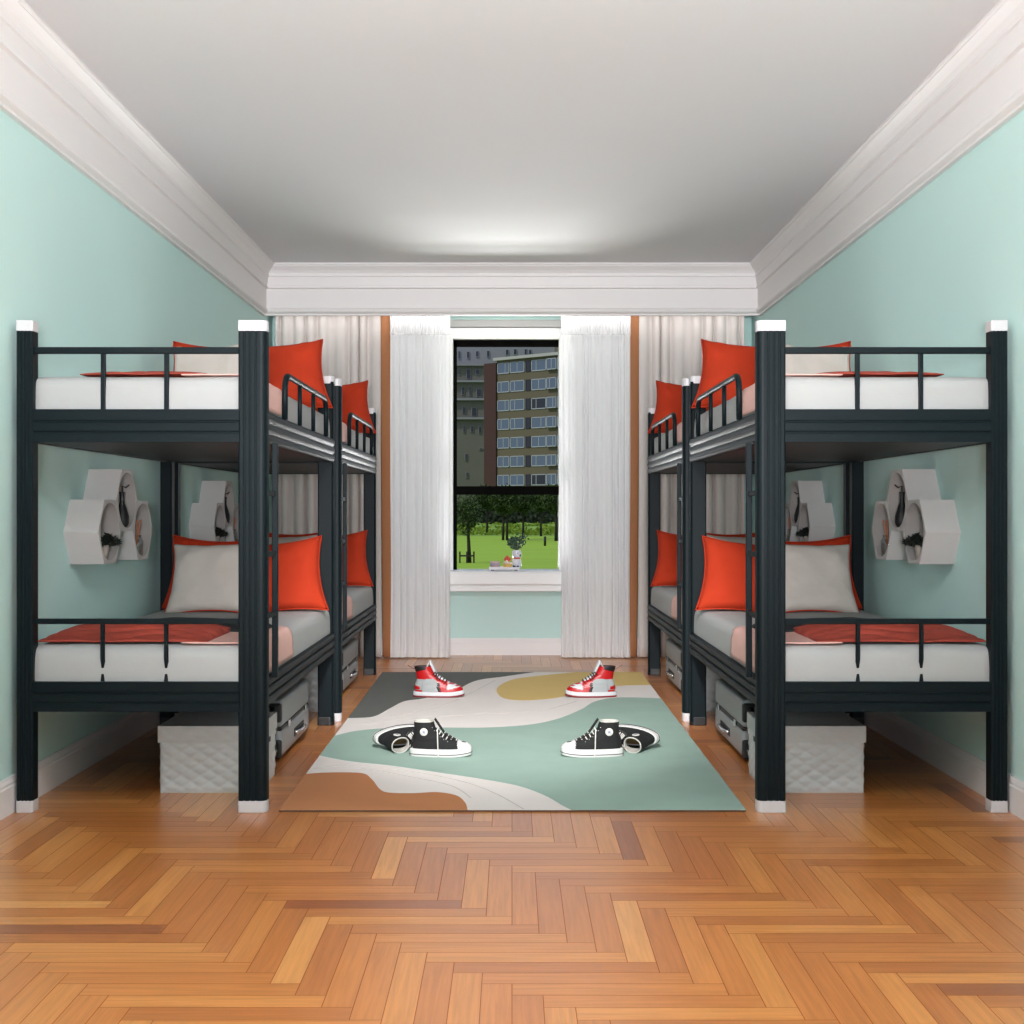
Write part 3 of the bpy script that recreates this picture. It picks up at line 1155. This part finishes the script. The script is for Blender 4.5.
def make_black():
    sh_ = Shoe(.270, .044, .156, .036,
               front=[(0, .270), (.10, .268), (.20, .254), (.30, .222), (.44, .170), (.60, .130), (.80, .108), (1, .100)],
               back=[(0, .008), (.4, .012), (.7, .018), (1, .016)],
               width=[(0, .043), (.2, .041), (.35, .038), (.6, .035), (1, .035)])
    t = thing('canvas_high_top_shoe', 'x', 'shoe')
    up = sh_.upper()
    up.build('upper', BLK, t, solid=.003)
    # insole visible through the collar
    MB().prism([(p[0] * .96 + .004, p[1] * .85) for p in sh_.plan(-.004)], 'z', .030, .040).build('insole', INSD, t)
    li = sh_.upper(lambda c: c.z > .10, off=-.0035)
    li.build('lining', LINEG, t)
    MB().tube([sh_.pt(2 * PI * i / 40, 1.0) for i in range(40)], .003, 6, closed=True).build('collar_seam', LINEG, t)
    so = MB().prism(sh_.plan(.004), 'z', 0, .036, smooth=False).build('sole', SOLW, t, bevel=.004)
    st = MB()
    pl = sh_.plan(.0055)
    st.tube([(p[0], p[1], .012) for p in pl], .0016, 6, closed=True)
    st.build('sole_stripe', BLKL, so)
    # toe cap
    tc = sh_.upper(lambda c: c.x > .212 and c.z < .09, off=.0016)
    tc.build('toe_cap', SOLW, t, solid=.002)
    fx = sh_.pt(0, .22)
    # tongue and laces run up the instep
    ins = [(.200, .070), (.180, .079), (.163, .089), (.147, .101), (.134, .114), (.122, .128), (.112, .142), (.106, .152)]
    tg = MB().grid(lambda u, v: (interp([(0, .212), (.5, .148), (1, .104)], v) + .004, (u - .5) * .042, interp([(0, .062), (.5, .102), (1, .166)], v)), 6, 14)
    tg.build('tongue', BLK, t, solid=.004)
    lc = MB()
    for k, (x, z) in enumerate(ins[:6]):
        s_ = 1 if k % 2 else -1
        lc.tube([(x - .004, -.030, z - .012), (x + .006, -.014, z + .004), (x + .007, .014, z + .004), (x - .004, .030, z - .012)], .0028, 6)
    lc.tube([(ins[5][0], -.028, .120), (ins[5][0] + .002, -.045, .095), (ins[5][0] + .004, -.052, .05), (ins[5][0] + .006, -.054, .012), (ins[5][0] + .010, -.060, .003)], .0028, 6)
    lc.build('laces', LACEW, t)
    for sg in (-1, 1):
        c = Vector((.062, 0, .112))
        best = min((sh_.pt(2 * PI * i / 96, .6) for i in range(96)), key=lambda p: abs(p.x - c.x) + (0 if p.y * sg > 0 else 9))
        y = best.y + sg * .003
        pa = MB().lathe([(.0165, y - .0012), (.0175, y), (.0165, y + .0012)], 28, (c.x, c.z), axis='y').build('ankle_patch', LACEW, t)
        star = [(c.x + (.010 if k % 2 == 0 else .0042) * math.sin(PI * k / 5), c.z + (.010 if k % 2 == 0 else .0042) * math.cos(PI * k / 5)) for k in range(10)]
        MB().prism(star, 'y', y + sg * .0010, y + sg * .0020).build('star', mat('navy star print', (120, 128, 150), .7), pa)
    ey = MB()
    for k, (x, z) in enumerate(ins[1:7]):
        for sg in (-1, 1):
            ey.lathe([(.0015, sg * .036 - .001), (.003, sg * .036), (.0015, sg * .036 + .001)], 10, (x - .012, z - .010), axis='y')
    ey.build('eyelets', CHROME, t)
    spring(t, .270, .008)
    return t


def make_red():
    sh_ = Shoe(.298, .050, .180, .032,
               front=[(0, .291), (.10, .290), (.20, .278), (.30, .250), (.40, .212), (.55, .160), (.72, .128), (.88, .112), (1, .108)],
               back=[(0, .008), (.3, .010), (.5, .020), (.75, .016), (1, .006)],
               width=[(0, .048), (.2, .046), (.35, .042), (.6, .038), (1, .038)])
    t = thing('leather_high_top_sneaker', 'x', 'sneaker')
    sh_.upper().build('upper', REDL, t, solid=.003)
    sh_.upper(lambda c: c.z > .12, off=-.003).build('lining', BLKL, t)
    so = MB().prism(sh_.plan(.003), 'z', .008, .032).build('midsole', WHTL, t, bevel=.004)
    MB().prism(sh_.plan(.004), 'z', 0, .009).build('outsole', DRED, t, bevel=.002)
    # overlays, each its own piece of leather
    sh_.upper(lambda c: .203 < c.x < .274 and c.z > curve_z(.203, .046, .274, .056, c.x), off=.0018).build('toe_box', WHTL, t, solid=.001)
    sh_.upper(lambda c: ((c.x - .100) / .046) ** 4 + ((c.z - .060) / .048) ** 4 < 1, off=.0025).build('side_panel', GRYL, t, solid=.001)
    sh_.upper(lambda c: c.x < .075 and c.z > .04 and c.z < .105, off=.0014).build('heel_panel', GRYL, t, solid=.001)
    sh_.upper(lambda c: c.x < .042 and c.z > .045 and c.z < curve_z(0, .072, .042, .060, c.x), off=.0034).build('heel_tab', REDL, t, solid=.001)
    sh_.upper(lambda c: c.z > .150 + .25 * (c.x - .02) and c.x < .075, off=.0022).build('collar', BLKL, t, solid=.002)
    sh_.upper(lambda c: c.x > .143 and c.x < .158 and c.z > .035 and c.z < .085, off=.002).build('black_strip', BLKL, t, solid=.001)
    MB().grid(lambda u, v: (interp([(0, .200), (.45, .135), (1, .092)], v) + .004, (u - .5) * (.040 + .016 * v), interp([(0, .086), (.45, .128), (1, .216)], v) - .006 * (2 * u - 1) ** 2), 8, 16).build('tongue', WHTL, t, solid=.012)
    MB().grid(lambda u, v: (.070 + .026 * v, (u - .5) * .05, .160 + .054 * v - .006 * (2 * u - 1) ** 2), 8, 8).build('tongue_lining', WHTL, t, solid=.006)
    lc = MB()
    for k, (x, z) in enumerate([(.192, .094), (.176, .104), (.160, .114), (.146, .124), (.134, .134), (.124, .146)]):
        lc.tube([(x - .006, -.036, z - .014), (x + .006, -.016, z + .006), (x + .006, .016, z + .006), (x - .006, .036, z - .014)], .0036, 6)
    lc.tube([(.124, -.03, .140), (.134, -.040, .150), (.140, -.046, .135), (.150, -.050, .110)], .003, 6)
    lc.build('laces', BLKL, t)
    MB().tube([(.010, 0, .160), (-.012, -.004, .170), (-.036, -.006, .186)], .0014, 5).build('pull_string', DRED, t)
    spring(t, .298, .010)
    return t


bs_ = make_black()
xk = (410 - 512) * 5.72 / F
bs_.location = (xk + .006, 5.690, RZ)
bs_.rotation_euler = (0, 0, R(-2))
bs_['label'] = 'upright black canvas high-top shoe on the left half of the rug'
bs_['group'] = 'black canvas shoes on the rug'
b2 = copy_tree(bs_)
b2['label'] = 'black canvas high-top shoe lying on its side, left half of the rug'
b2.location = (-.640, 5.850, RZ + .053)
b2.rotation_euler = (R(97), 0, R(34))
mirrored(bs_, 'upright black canvas high-top shoe on the right half of the rug').location.x += .040
mirrored(b2, 'black canvas high-top shoe lying on its side, right half of the rug').location.x += .040
rs_ = make_red()
rs_.location = ((413.5 - 512) * 7.5 / F, 7.52, RZ)
rs_.rotation_euler = (0, 0, R(-3))
rs_['label'] = 'red and white leather high-top sneaker on the far left of the rug'
rs_['group'] = 'red leather sneakers on the rug'
mirrored(rs_, 'red and white leather high-top sneaker on the far right of the rug').location.x += .034

# ------------------------------------------------------------------ things on the window sill
SZ = .6525
YS = YB - .105


def sx(px):
    return (px - 512) * YS / F


tray = thing('serving_tray', 'small white serving tray on the window sill', 'tray', (sx(504), YS, SZ))
TW = mat('white tray enamel', (222, 220, 226), .4)
TB = mat('blue grey tray rim', (96, 104, 134), .4)
t1 = MB().box(sx(490), sx(518.5), YS - .060, YS + .060, SZ + .012, SZ + .020).build('tray_board', TW, tray, bevel=.003)
te = MB()
te.box(sx(489), sx(519.5), YS - .066, YS - .060, SZ + .010, SZ + .030)
te.box(sx(489), sx(519.5), YS + .060, YS + .066, SZ + .010, SZ + .030)
te.build('tray_rim', TW, tray, bevel=.002)
for x in (sx(492.5), sx(516)):
    MB().box(x - .012, x + .012, YS - .05, YS + .05, SZ, SZ + .012).build('tray_foot', TB, tray)
tz = SZ + .0205
cup = thing('patterned_cup', 'pale pink patterned cup on the window sill tray', 'cup', (sx(495), YS, tz))
MB().lathe([(.026, tz), (.034, tz + .01), (.036, tz + .052), (.033, tz + .052), (.031, tz + .008)], 24, (sx(495), YS)).build('cup_body', mat('pink porcelain', (214, 188, 186), .4), cup)
MB().lathe([(.0345, tz + .014), (.0368, tz + .016), (.0372, tz + .036), (.0355, tz + .038)], 24, (sx(495), YS)).build('printed_band', mat('mauve print', (176, 160, 178), .5), cup)
cake = thing('fruit_cake', 'small layered cake with red fruit on the window sill tray', 'cake', (sx(507.5), YS, tz))
MB().lathe([(.030, tz), (.031, tz + .002), (.031, tz + .030), (.028, tz + .032)], 24, (sx(507.5), YS)).build('sponge', mat('yellow sponge', (226, 184, 104), .8), cake)
MB().lathe([(.031, tz + .032), (.034, tz + .036), (.030, tz + .046), (.015, tz + .050)], 24, (sx(507.5), YS)).build('cream_layer', mat('pale cream', (236, 214, 200), .6), cake)
fr = MB()
for k in range(12):
    a = k * 2.4
    q = .022 * (k / 12) ** .5
    cx_, cy_, cz_ = sx(507.5) + q * math.cos(a), YS + q * math.sin(a), tz + .056 + .028 * (1 - k / 12)
    fr.lathe([(.002, cz_ - .011), (.009, cz_ - .006), (.0115, cz_), (.009, cz_ + .006), (.002, cz_ + .011)], 10, (cx_, cy_))
fr.build('berries', mat('red orange berries', (206, 84, 66), .45, noise_amt=.25, nscale=40), cake)
fv = thing('flower_vase', 'white and blue patterned vase of green leaves on the window sill', 'vase', (sx(516.8), YS + .01, tz))
vx, vy = sx(516.8), YS + .012


def mat_china():
    m = mat('blue and white china', (226, 228, 236), .25)
    nt = m.node_tree
    tc = nt.nodes.new('ShaderNodeTexCoord')
    v = nt.nodes.new('ShaderNodeTexVoronoi')
    v.inputs['Scale'].default_value = 34
    nt.links.new(tc.outputs['Object'], v.inputs['Vector'])
    rp = nt.nodes.new('ShaderNodeValToRGB')
    e = rp.color_ramp.elements
    e[0].position = .30
    e[0].color = rgb(60, 78, 130)
    e[1].position = .42
    e[1].color = rgb(226, 228, 236)
    nt.links.new(v.outputs['Distance'], rp.inputs[0])
    nt.links.new(rp.outputs[0], nt.nodes['Principled BSDF'].inputs['Base Color'])
    return m


MB().lathe([(.026, tz), (.033, tz + .008), (.035, tz + .05), (.028, tz + .070), (.026, tz + .076), (.033, tz + .09), (.036, tz + .115), (.030, tz + .132), (.032, tz + .136), (.026, tz + .136), (.024, tz + .12)],
           28, (vx, vy)).build('vase_body', mat_china(), fv)
MB().lathe([(.0275, tz + .068), (.030, tz + .070), (.030, tz + .080), (.0275, tz + .082)], 28, (vx, vy)).build('red_band', mat('red glaze', (190, 90, 76), .4), fv)
LG = mat('fresh green leaf', (58, 84, 62), .5, noise_amt=.35, nscale=40)
lf = MB()
rr = random.Random(9)
for k in range(240):
    v = Vector((rr.gauss(0, 1), rr.gauss(0, .7), rr.gauss(0, 1))).normalized() * rr.random() ** .4
    c = Vector((vx - .012 + v.x * .066, vy + v.y * .045, tz + .190 + v.z * .050))
    if rr.random() < .12:
        c += Vector((.045, 0, .03))
    dv = Vector((rr.uniform(-1, 1), rr.uniform(-1, 1), rr.uniform(-1, 1))).normalized() * .014
    sv = dv.cross(Vector((rr.uniform(-1, 1), 1, rr.uniform(-1, 1)))).normalized() * .007
    lf.add([c - dv, c + sv, c + dv, c - sv], [(0, 1, 2, 3)])
for k in range(7):
    a = k
    lf.tube([(vx, vy, tz + .12), (vx - .012 + .04 * math.cos(a), vy + .03 * math.sin(a), tz + .19)], .0018, 5)
lf.build('leaves', LG, fv, normals=False)

# ------------------------------------------------------------------ outside
GZ = -.5
GRASS = mat('bright lawn grass', (120, 152, 4), .9, noise_amt=.25, nscale=.25, stretch=(1, 3, 1))
ROUGH = mat('rough tussock grass', (100, 132, 34), .9, noise_amt=.55, nscale=.9)


def lawn(u, v):
    x = -70 + 140 * u
    y = YB + .3 + (260 - YB - .3) * v ** 1.6
    z = GZ
    if y > 82:
        k = min(1, (y - 82) / 20)
        z += k * (.42 * (.5 + noise.noise(Vector((x * .33, y * .14, 1)))) + .12 * noise.noise(Vector((x * 1.7, y * .5, 4))))
    if y > 150:
        z = GZ
    return (x, y, z)


lm = MB().grid(lawn, 180, 200)
for k, f in enumerate(lm.f):
    c = sum(lm.v[i][1] for i in f) / 4
    if 84 < c < 150:
        lm.mi[k] = 1
lo = lm.build('lawn', [GRASS, ROUGH])
tag(lo, kind='structure')

tg_ = MB()
rr = random.Random(21)
for _ in range(420):
    D_ = rr.uniform(86, 142)
    cx_ = rr.uniform(-.06, .06) * D_ * 1.3
    hh_, ww_ = rr.uniform(.14, .5), rr.uniform(.4, 1.3)
    for _k in range(26):
        x = cx_ + rr.gauss(0, ww_ * .45)
        z = GZ + hh_ * rr.random() * math.exp(-((x - cx_) / ww_) ** 2)
        dv = Vector((rr.uniform(-1, 1), rr.uniform(-.5, .5), rr.uniform(.1, .8))).normalized() * .15
        sv = dv.cross(Vector((0, 1, 0))).normalized() * .07
        c = Vector((x, D_ + rr.gauss(0, .4), z))
        tg_.add([c - dv, c + sv, c + dv, c - sv], [(0, 1, 2, 3)])
tag(tg_.build('tall_grass', mat('tussock blades', (104, 128, 26), .9, noise_amt=.75, nscale=.6), normals=False),
    'rough tufts of tall grass at the far end of the lawn', 'grass', kind='stuff')

BARK = mat('dark tree bark', (42, 38, 30), .9, noise_amt=.2)
LEAF = mat('dense tree foliage', (52, 72, 24), .8, noise_amt=.6, nscale=2.2)
HEDGE = mat('dark hedge foliage', (30, 42, 20), .85, noise_amt=.5, nscale=1.2)


def tree_crown(seed, rx, ry, rz, zc, nleaf, ls):
    rr_ = random.Random(seed)
    mb = MB()
    for _ in range(nleaf):
        v = Vector((rr_.gauss(0, 1), rr_.gauss(0, 1), rr_.gauss(0, 1))).normalized() * (rr_.random() ** .35)
        v *= .85 + .35 * noise.noise(v * 2.2 + Vector((seed, 0, 0)))
        c = Vector((v.x * rx, v.y * ry, zc + v.z * rz))
        dv = Vector((rr_.uniform(-1, 1), rr_.uniform(-1, 1), rr_.uniform(-1, 1))).normalized() * ls
        sv = dv.cross(Vector((rr_.uniform(-1, 1), rr_.uniform(-1, 1), 1))).normalized() * ls * .5
        mb.add([c - dv, c + sv, c + dv, c - sv], [(0, 1, 2, 3)])
    return mb


def make_tree(seed, h, rx, rz, zc, ntr=1):
    t = thing('young_tree', 'x', 'tree', (0, 0, 0), 'trees on the lawn outside')
    tm = MB()
    for q in range(ntr):
        o_ = (q - (ntr - 1) / 2) * .22
        tm.tube([(o_, 0, 0), (o_ + .02, 0, zc * .5), (o_ * .5 - .02, .02, zc)], .06, 8, rs=[.085, .06, .045])
        for a in range(5):
            an = a * 1.3 + seed
            tm.tube([(o_ * .6, 0, zc * .72), (.4 * rx * math.cos(an), .4 * rx * math.sin(an), zc + rz * .2), (.7 * rx * math.cos(an), .7 * rx * math.sin(an), zc + rz * .5)],
                    .03, 6, rs=[.035, .022, .01])
    tm.build('trunk', BARK, t)
    tree_crown(seed, rx, rx, rz, zc, 3200, .085).build('crown', LEAF, t, normals=False)
    return t


def gpos(px, D):
    return ((px - 512) * D / F, D, GZ)


ta = make_tree(2, 3.2, .95, .85, 2.25)
tb = make_tree(5, 3.4, 1.0, .95, 2.25, 2)
ta.location = gpos(523, 75)
ta['label'] = 'young tree on the lawn straight behind the vase of leaves'
tb.location = gpos(505, 72)
tb['label'] = 'twin trunk tree on the lawn left of the leafy vase'
for src, px, D, lab, sc_t in ((ta, 541, 84, 'young tree on the lawn behind the black bollard', 1.05),
                              (tb, 557, 70, 'tree at the right edge of the clear window pane', 1.0),
                              (ta, 487, 88, 'tree on the lawn between the staked tree and the twin trunk tree', 1.15)):
    c = copy_tree(src)
    c.location = gpos(px, D)
    c.rotation_euler = (0, 0, D)
    c.scale = (sc_t,) * 3
    c['label'] = lab
tl = thing('staked_tree', 'nearest tree on the lawn, held by wooden stakes', 'tree', (0, 0, 0))
tm = MB()
tm.tube([(.08, 0, 0), (.05, 0, .7), (.02, 0, 1.3), (-.05, 0, 1.9)], .05, 8, rs=[.07, .055, .045, .03])
for a in range(6):
    tm.tube([(.03, 0, 1.2), (.35 * math.cos(a), .3 * math.sin(a), 1.6 + .05 * a)], .02, 6)
tm.build('trunk', BARK, tl)
tree_crown(8, .55, .5, .75, 1.55, 1500, .05).build('crown', LEAF, tl, normals=False)
for q in (-.22, .0, .22):
    MB().tube([(q, -.12, 0), (q, -.12, .36)], .025, 6).build('stake', BARK, tl)
MB().box(-.24, .24, -.14, -.11, .20, .25).build('cross_bar', BARK, tl)
tl.location = gpos(467, 40)

hd_ = MB()
rr = random.Random(3)
for _ in range(9000):
    x = rr.uniform(-22, 22)
    y = rr.uniform(148, 151)
    top = 2.15 + .55 * noise.noise(Vector((x * .5, 0, 2)))
    z = rr.uniform(-.5, top)
    c = Vector((x, y, z))
    dv = Vector((rr.uniform(-1, 1), rr.uniform(-.4, .4), rr.uniform(-1, 1))).normalized() * .30
    sv = dv.cross(Vector((0, 1, 0))).normalized() * .17
    hd_.add([c - dv, c + sv, c + dv, c - sv], [(0, 1, 2, 3)])
hd_.box(-22, 22, 149.5, 150.5, -.5, 1.7)
h = hd_.build('hedge', HEDGE, normals=False)
tag(h, 'long dark hedge in front of the apartment buildings outside', 'hedge')
bl = thing('bollard', 'short black bollard on the lawn outside the window', 'bollard', gpos(545, 60))
bxp, byp, _ = gpos(545, 60)
MB().lathe([(.06, GZ), (.06, GZ + .36), (.045, GZ + .38)], 12, (bxp, byp)).build('bollard_body', RUBBER, bl)
MB().lathe([(.045, GZ + .38), (.065, GZ + .39), (.065, GZ + .43), (.01, GZ + .45)], 12, (bxp, byp)).build('bollard_cap', RUBBER, bl)

# slab apartment block with long window bands, seen at an angle
BRK = mat('olive brown facade panels', (92, 84, 66), .85, noise_amt=.08, nscale=.6)
REDB = mat('dark red brown brick', (64, 40, 36), .9, noise_amt=.12, nscale=2)
WFR = mat('pale window frame', (150, 154, 160), .6)
WGL = mat('bluish window glass', (84, 96, 116), .2)
WGD = mat('dark window glass', (34, 34, 44), .25)
ROOFW = mat('pale roof edge', (160, 158, 154), .7)
BZ0 = GZ
th = R(38)
BX, BY = (497 - 512) * 200 / F, 200.0
ab = thing('apartment_building', 'brown apartment building with long bands of windows seen outside', 'building', (0, 0, 0))


def s_of(px):
    k = (px - 512) / F
    return (k * BY - BX) / (math.cos(th) + k * math.sin(th))


def zof(py, D):
    return EYE + (512 - py) * D / F


ztop = zof(361, 200)
MB().box(0, 34, 0, 14, BZ0, ztop).build('wall', BRK, ab)
MB().box(-.4, 34.4, -.5, 14.4, ztop, ztop + .45).build('roof_edge', ROOFW, ab)
MB().box(-2.4, 0, -.3, 12, BZ0, ztop - .3).build('brick_tower', REDB, ab)
MB().box(9, 20, 3, 11, ztop + .45, ztop + 4.0).build('roof_house', BRK, ab)
cols_ = [(497.6, 509.6, 0), (510.4, 524.6, 0), (526, 530.6, 1), (531.6, 546.4, 0), (548, 558, 0), (559, 571, 0), (573, 578, 1), (580, 594, 0)]
rr = random.Random(12)
for fl_ in range(9):
    zt_ = zof(363.5 + 18.6 * fl_, 200)
    zb_ = zt_ - 1.72
    for ci, (a, b, dk) in enumerate(cols_):
        s0, s1 = s_of(a), s_of(b)
        if zb_ < BZ0:
            continue
        gm = WGD if dk or rr.random() < .14 else WGL
        fr_ = MB()
        y_ = -.10 if not (4 <= ci) else -.45
        fr_.box(s0, s1, y_, 0, zb_, zb_ + .14)
        fr_.box(s0, s1, y_, 0, zt_ - .12, zt_)
        fr_.box(s0, s0 + .12, y_, 0, zb_, zt_)
        fr_.box(s1 - .12, s1, y_, 0, zb_, zt_)
        if not dk:
            mid = s0 + (s1 - s0) * rr.choice((.33, .5, .66))
            fr_.box(mid - .05, mid + .05, y_, 0, zb_, zt_)
        wo = fr_.build('window', WFR if not dk else WGD, ab)
        MB().box(s0 + .05, s1 - .05, y_ + .03, y_ + .06, zb_ + .05, zt_ - .05).build('pane', gm, wo)
ab.location = (BX, BY, 0)
ab.rotation_euler = (0, 0, -th)

# pale grey block behind and to the left
PGR = mat('pale grey render', (128, 128, 132), .85, noise_amt=.06, nscale=.3)
DGR = mat('grey beige render', (98, 96, 88), .85, noise_amt=.08, nscale=.3)
gb = thing('tower_block', 'pale grey tower block rising behind the brown apartment building', 'building', (0, 240, 0))


def gx(px, D):
    return (px - 512) * D / F


MB().box(gx(425, 240), gx(620, 240), 240, 256, GZ, zof(318, 240)).build('wall', PGR, gb)
MB().box(gx(425, 236), gx(484.5, 236), 236, 240, GZ, zof(365, 236)).build('front_wing', DGR, gb)
for py, xa in ((365, 456), (381.5, 478), (399.5, 484), (418.5, 484)):
    MB().box(gx(425, 236), gx(484.8, 236), 235.3, 236, zof(py + 1, 236), zof(py - 1, 236)).build('cornice', PGR, gb)
for (px, py, ww, hh) in ((468, 355, 2.6, 7), (477, 354, 2.6, 6), (488, 354, 2.6, 7), (507, 352.5, 3, 6), (515, 352, 3, 6), (525.5, 352, 2.6, 6),
                         (530, 352.5, 2.6, 6), (459, 355, 2, 8), (542, 355, 6, 2)):
    D = 240
    w_ = MB().box(gx(px - ww / 2, D), gx(px + ww / 2, D), D - .15, D, zof(py + hh / 2, D), zof(py - hh / 2, D)).build('window', WFR, gb)
    MB().box(gx(px - ww / 2 + .4, D), gx(px + ww / 2 - .3, D), D - .2, D - .1, zof(py + hh / 2 - .6, D), zof(py - hh / 2 + .3, D)).build('pane', WGD, w_)
for (px, py, ww, hh) in ((459, 372, 2, 6), (468.5, 374, 4.5, 10), (477.5, 372, 4, 5.5), (463, 391, 3, 8), (470, 391, 2.5, 9), (479, 393, 5, 8),
                         (464, 410, 4, 6.5), (474, 412, 5, 9), (464, 429, 2.4, 7), (472, 429, 3, 6.5), (480, 430, 3, 7), (481, 449, 4, 2),
                         (466, 457, 2.4, 7), (467, 475, 2.2, 6)):
    D = 236
    w_ = MB().box(gx(px - ww / 2, D), gx(px + ww / 2, D), D - .15, D, zof(py + hh / 2, D), zof(py - hh / 2, D)).build('window', PGR, gb)
    MB().box(gx(px - ww / 2 + .5, D), gx(px + ww / 2 - .4, D), D - .2, D - .1, zof(py + hh / 2 - .6, D), zof(py - hh / 2 + .4, D)).build('pane', WGD, w_)

# ------------------------------------------------------------------ fill lamp (added, unseen above the frame), lights
DIF = mat('lamp opal glass', (240, 238, 234), .4)
DIF.node_tree.nodes['Principled BSDF'].inputs['Emission Color'].default_value = (.98, .965, 1, 1)
DIF.node_tree.nodes['Principled BSDF'].inputs['Emission Strength'].default_value = 45.0
for ly, lb in ((2.35, 'white globe fill lamp added above the floor in front of the beds'), (.4, 'white globe fill lamp added near the viewer')):  # unseen globes added to brighten walls and ceiling
    lamp = thing('fill_globe', lb, 'fill lamp', (0, ly, CZ), 'added fill globes')
    gz = CZ - .29
    MB().lathe([(.19 * math.sin(PI * k / 16) + .001, gz - .19 * math.cos(PI * k / 16)) for k in range(17)], 32, (0, ly)).build('globe', DIF, lamp)
    MB().lathe([(.07, CZ - .105), (.075, CZ - .09), (.075, CZ)], 24, (0, ly)).build('rose', TRIM, lamp)


def area(name, loc, rot, sx_, sy_, pw, c=(1, 1, 1)):
    l = bpy.data.lights.new(name, 'AREA')
    l.shape = 'RECTANGLE'
    l.size, l.size_y = sx_, sy_
    l.energy = pw
    l.color = c
    o = bpy.data.objects.new(name, l)
    col.objects.link(o)
    o.location = loc
    o.rotation_euler = rot
    return o


area('rear_fill', (0, YF + .02, 1.6), (R(90), 0, 0), 2.9, 2.1, 12, (.98, .97, 1))  # unseen area light added at the rear opening as fill
# unseen area lights added outside below the sill to brighten the ceiling
area('window_fill', (0, YB + 5, -.25), (R(-100), 0, 0), 5, 1.0, 700, (.98, .98, 1))
area('window_fill', (0, YB + 2.25, .08), (R(-122), 0, 0), 2.6, .9, 170, (.98, .98, 1))
# unseen strip light added in the curtain box to brighten the curtains
area('curtain_fill', (0, 9.410, 2.60), (R(18), 0, 0), 3.5, .04, 3, (1, .98, .96))
# unseen uplighter spot added behind the viewer to brighten the far end of the ceiling
sl_ = bpy.data.lights.new('ceiling_fill', 'SPOT')
sl_.energy = 1550
sl_.spot_size = R(56)
sl_.spot_blend = 1.0
sl_.shadow_soft_size = .35
sl_.color = (.98, .97, 1)
slo = bpy.data.objects.new('ceiling_fill', sl_)
col.objects.link(slo)
slo.location = (0, -1.2, 1.3)
slo.rotation_euler = (Vector((0, 9.0, 3.7)) - Vector((0, -1.2, 1.3))).to_track_quat('-Z', 'Y').to_euler()

# unseen spot added overhead to brighten the rug and the window end
sp_ = bpy.data.lights.new('aisle_fill', 'SPOT')
sp_.energy = 1700
sp_.spot_size = R(30)
sp_.spot_blend = .9
sp_.shadow_soft_size = .15
sp_.color = (1, .98, .98)
spo = bpy.data.objects.new('aisle_fill', sp_)
col.objects.link(spo)
spo.location = (0, 1.4, 2.8)
spo.rotation_euler = (Vector((0, 7.0, .2)) - Vector((0, 1.4, 2.8))).to_track_quat('-Z', 'Y').to_euler()

sun = bpy.data.lights.new('sun', 'SUN')
sun.energy = 2.2
sun.angle = R(2)
sun.color = (1, .96, .9)
so_ = bpy.data.objects.new('sun', sun)
col.objects.link(so_)
so_.rotation_euler = (R(40), 0, R(-62))

wld = bpy.data.worlds.new('world')
bpy.context.scene.world = wld
wld.use_nodes = True
nt = wld.node_tree
bg = nt.nodes['Background']
bg.inputs[0].default_value = (.62, .74, .92, 1)
bg.inputs[1].default_value = .8

# ------------------------------------------------------------------ camera
cam = bpy.data.cameras.new('camera')
cam.sensor_width = 36
cam.lens = F / 1024 * 36
cam.clip_end = 600
cam.clip_start = .05
co = bpy.data.objects.new('camera', cam)
col.objects.link(co)
co.location = (0, 0, EYE)
co.rotation_euler = (R(90), 0, 0)
s = bpy.context.scene
s.camera = co
s.view_settings.view_transform = 'Standard'
s.view_settings.look = 'None'
s.view_settings.exposure = 0.27
s.view_settings.gamma = 1
s.view_settings.use_curve_mapping = False
s.cycles.use_denoising = True
s.cycles.max_bounces = 10
s.cycles.diffuse_bounces = 6
s.cycles.transparent_max_bounces = 12
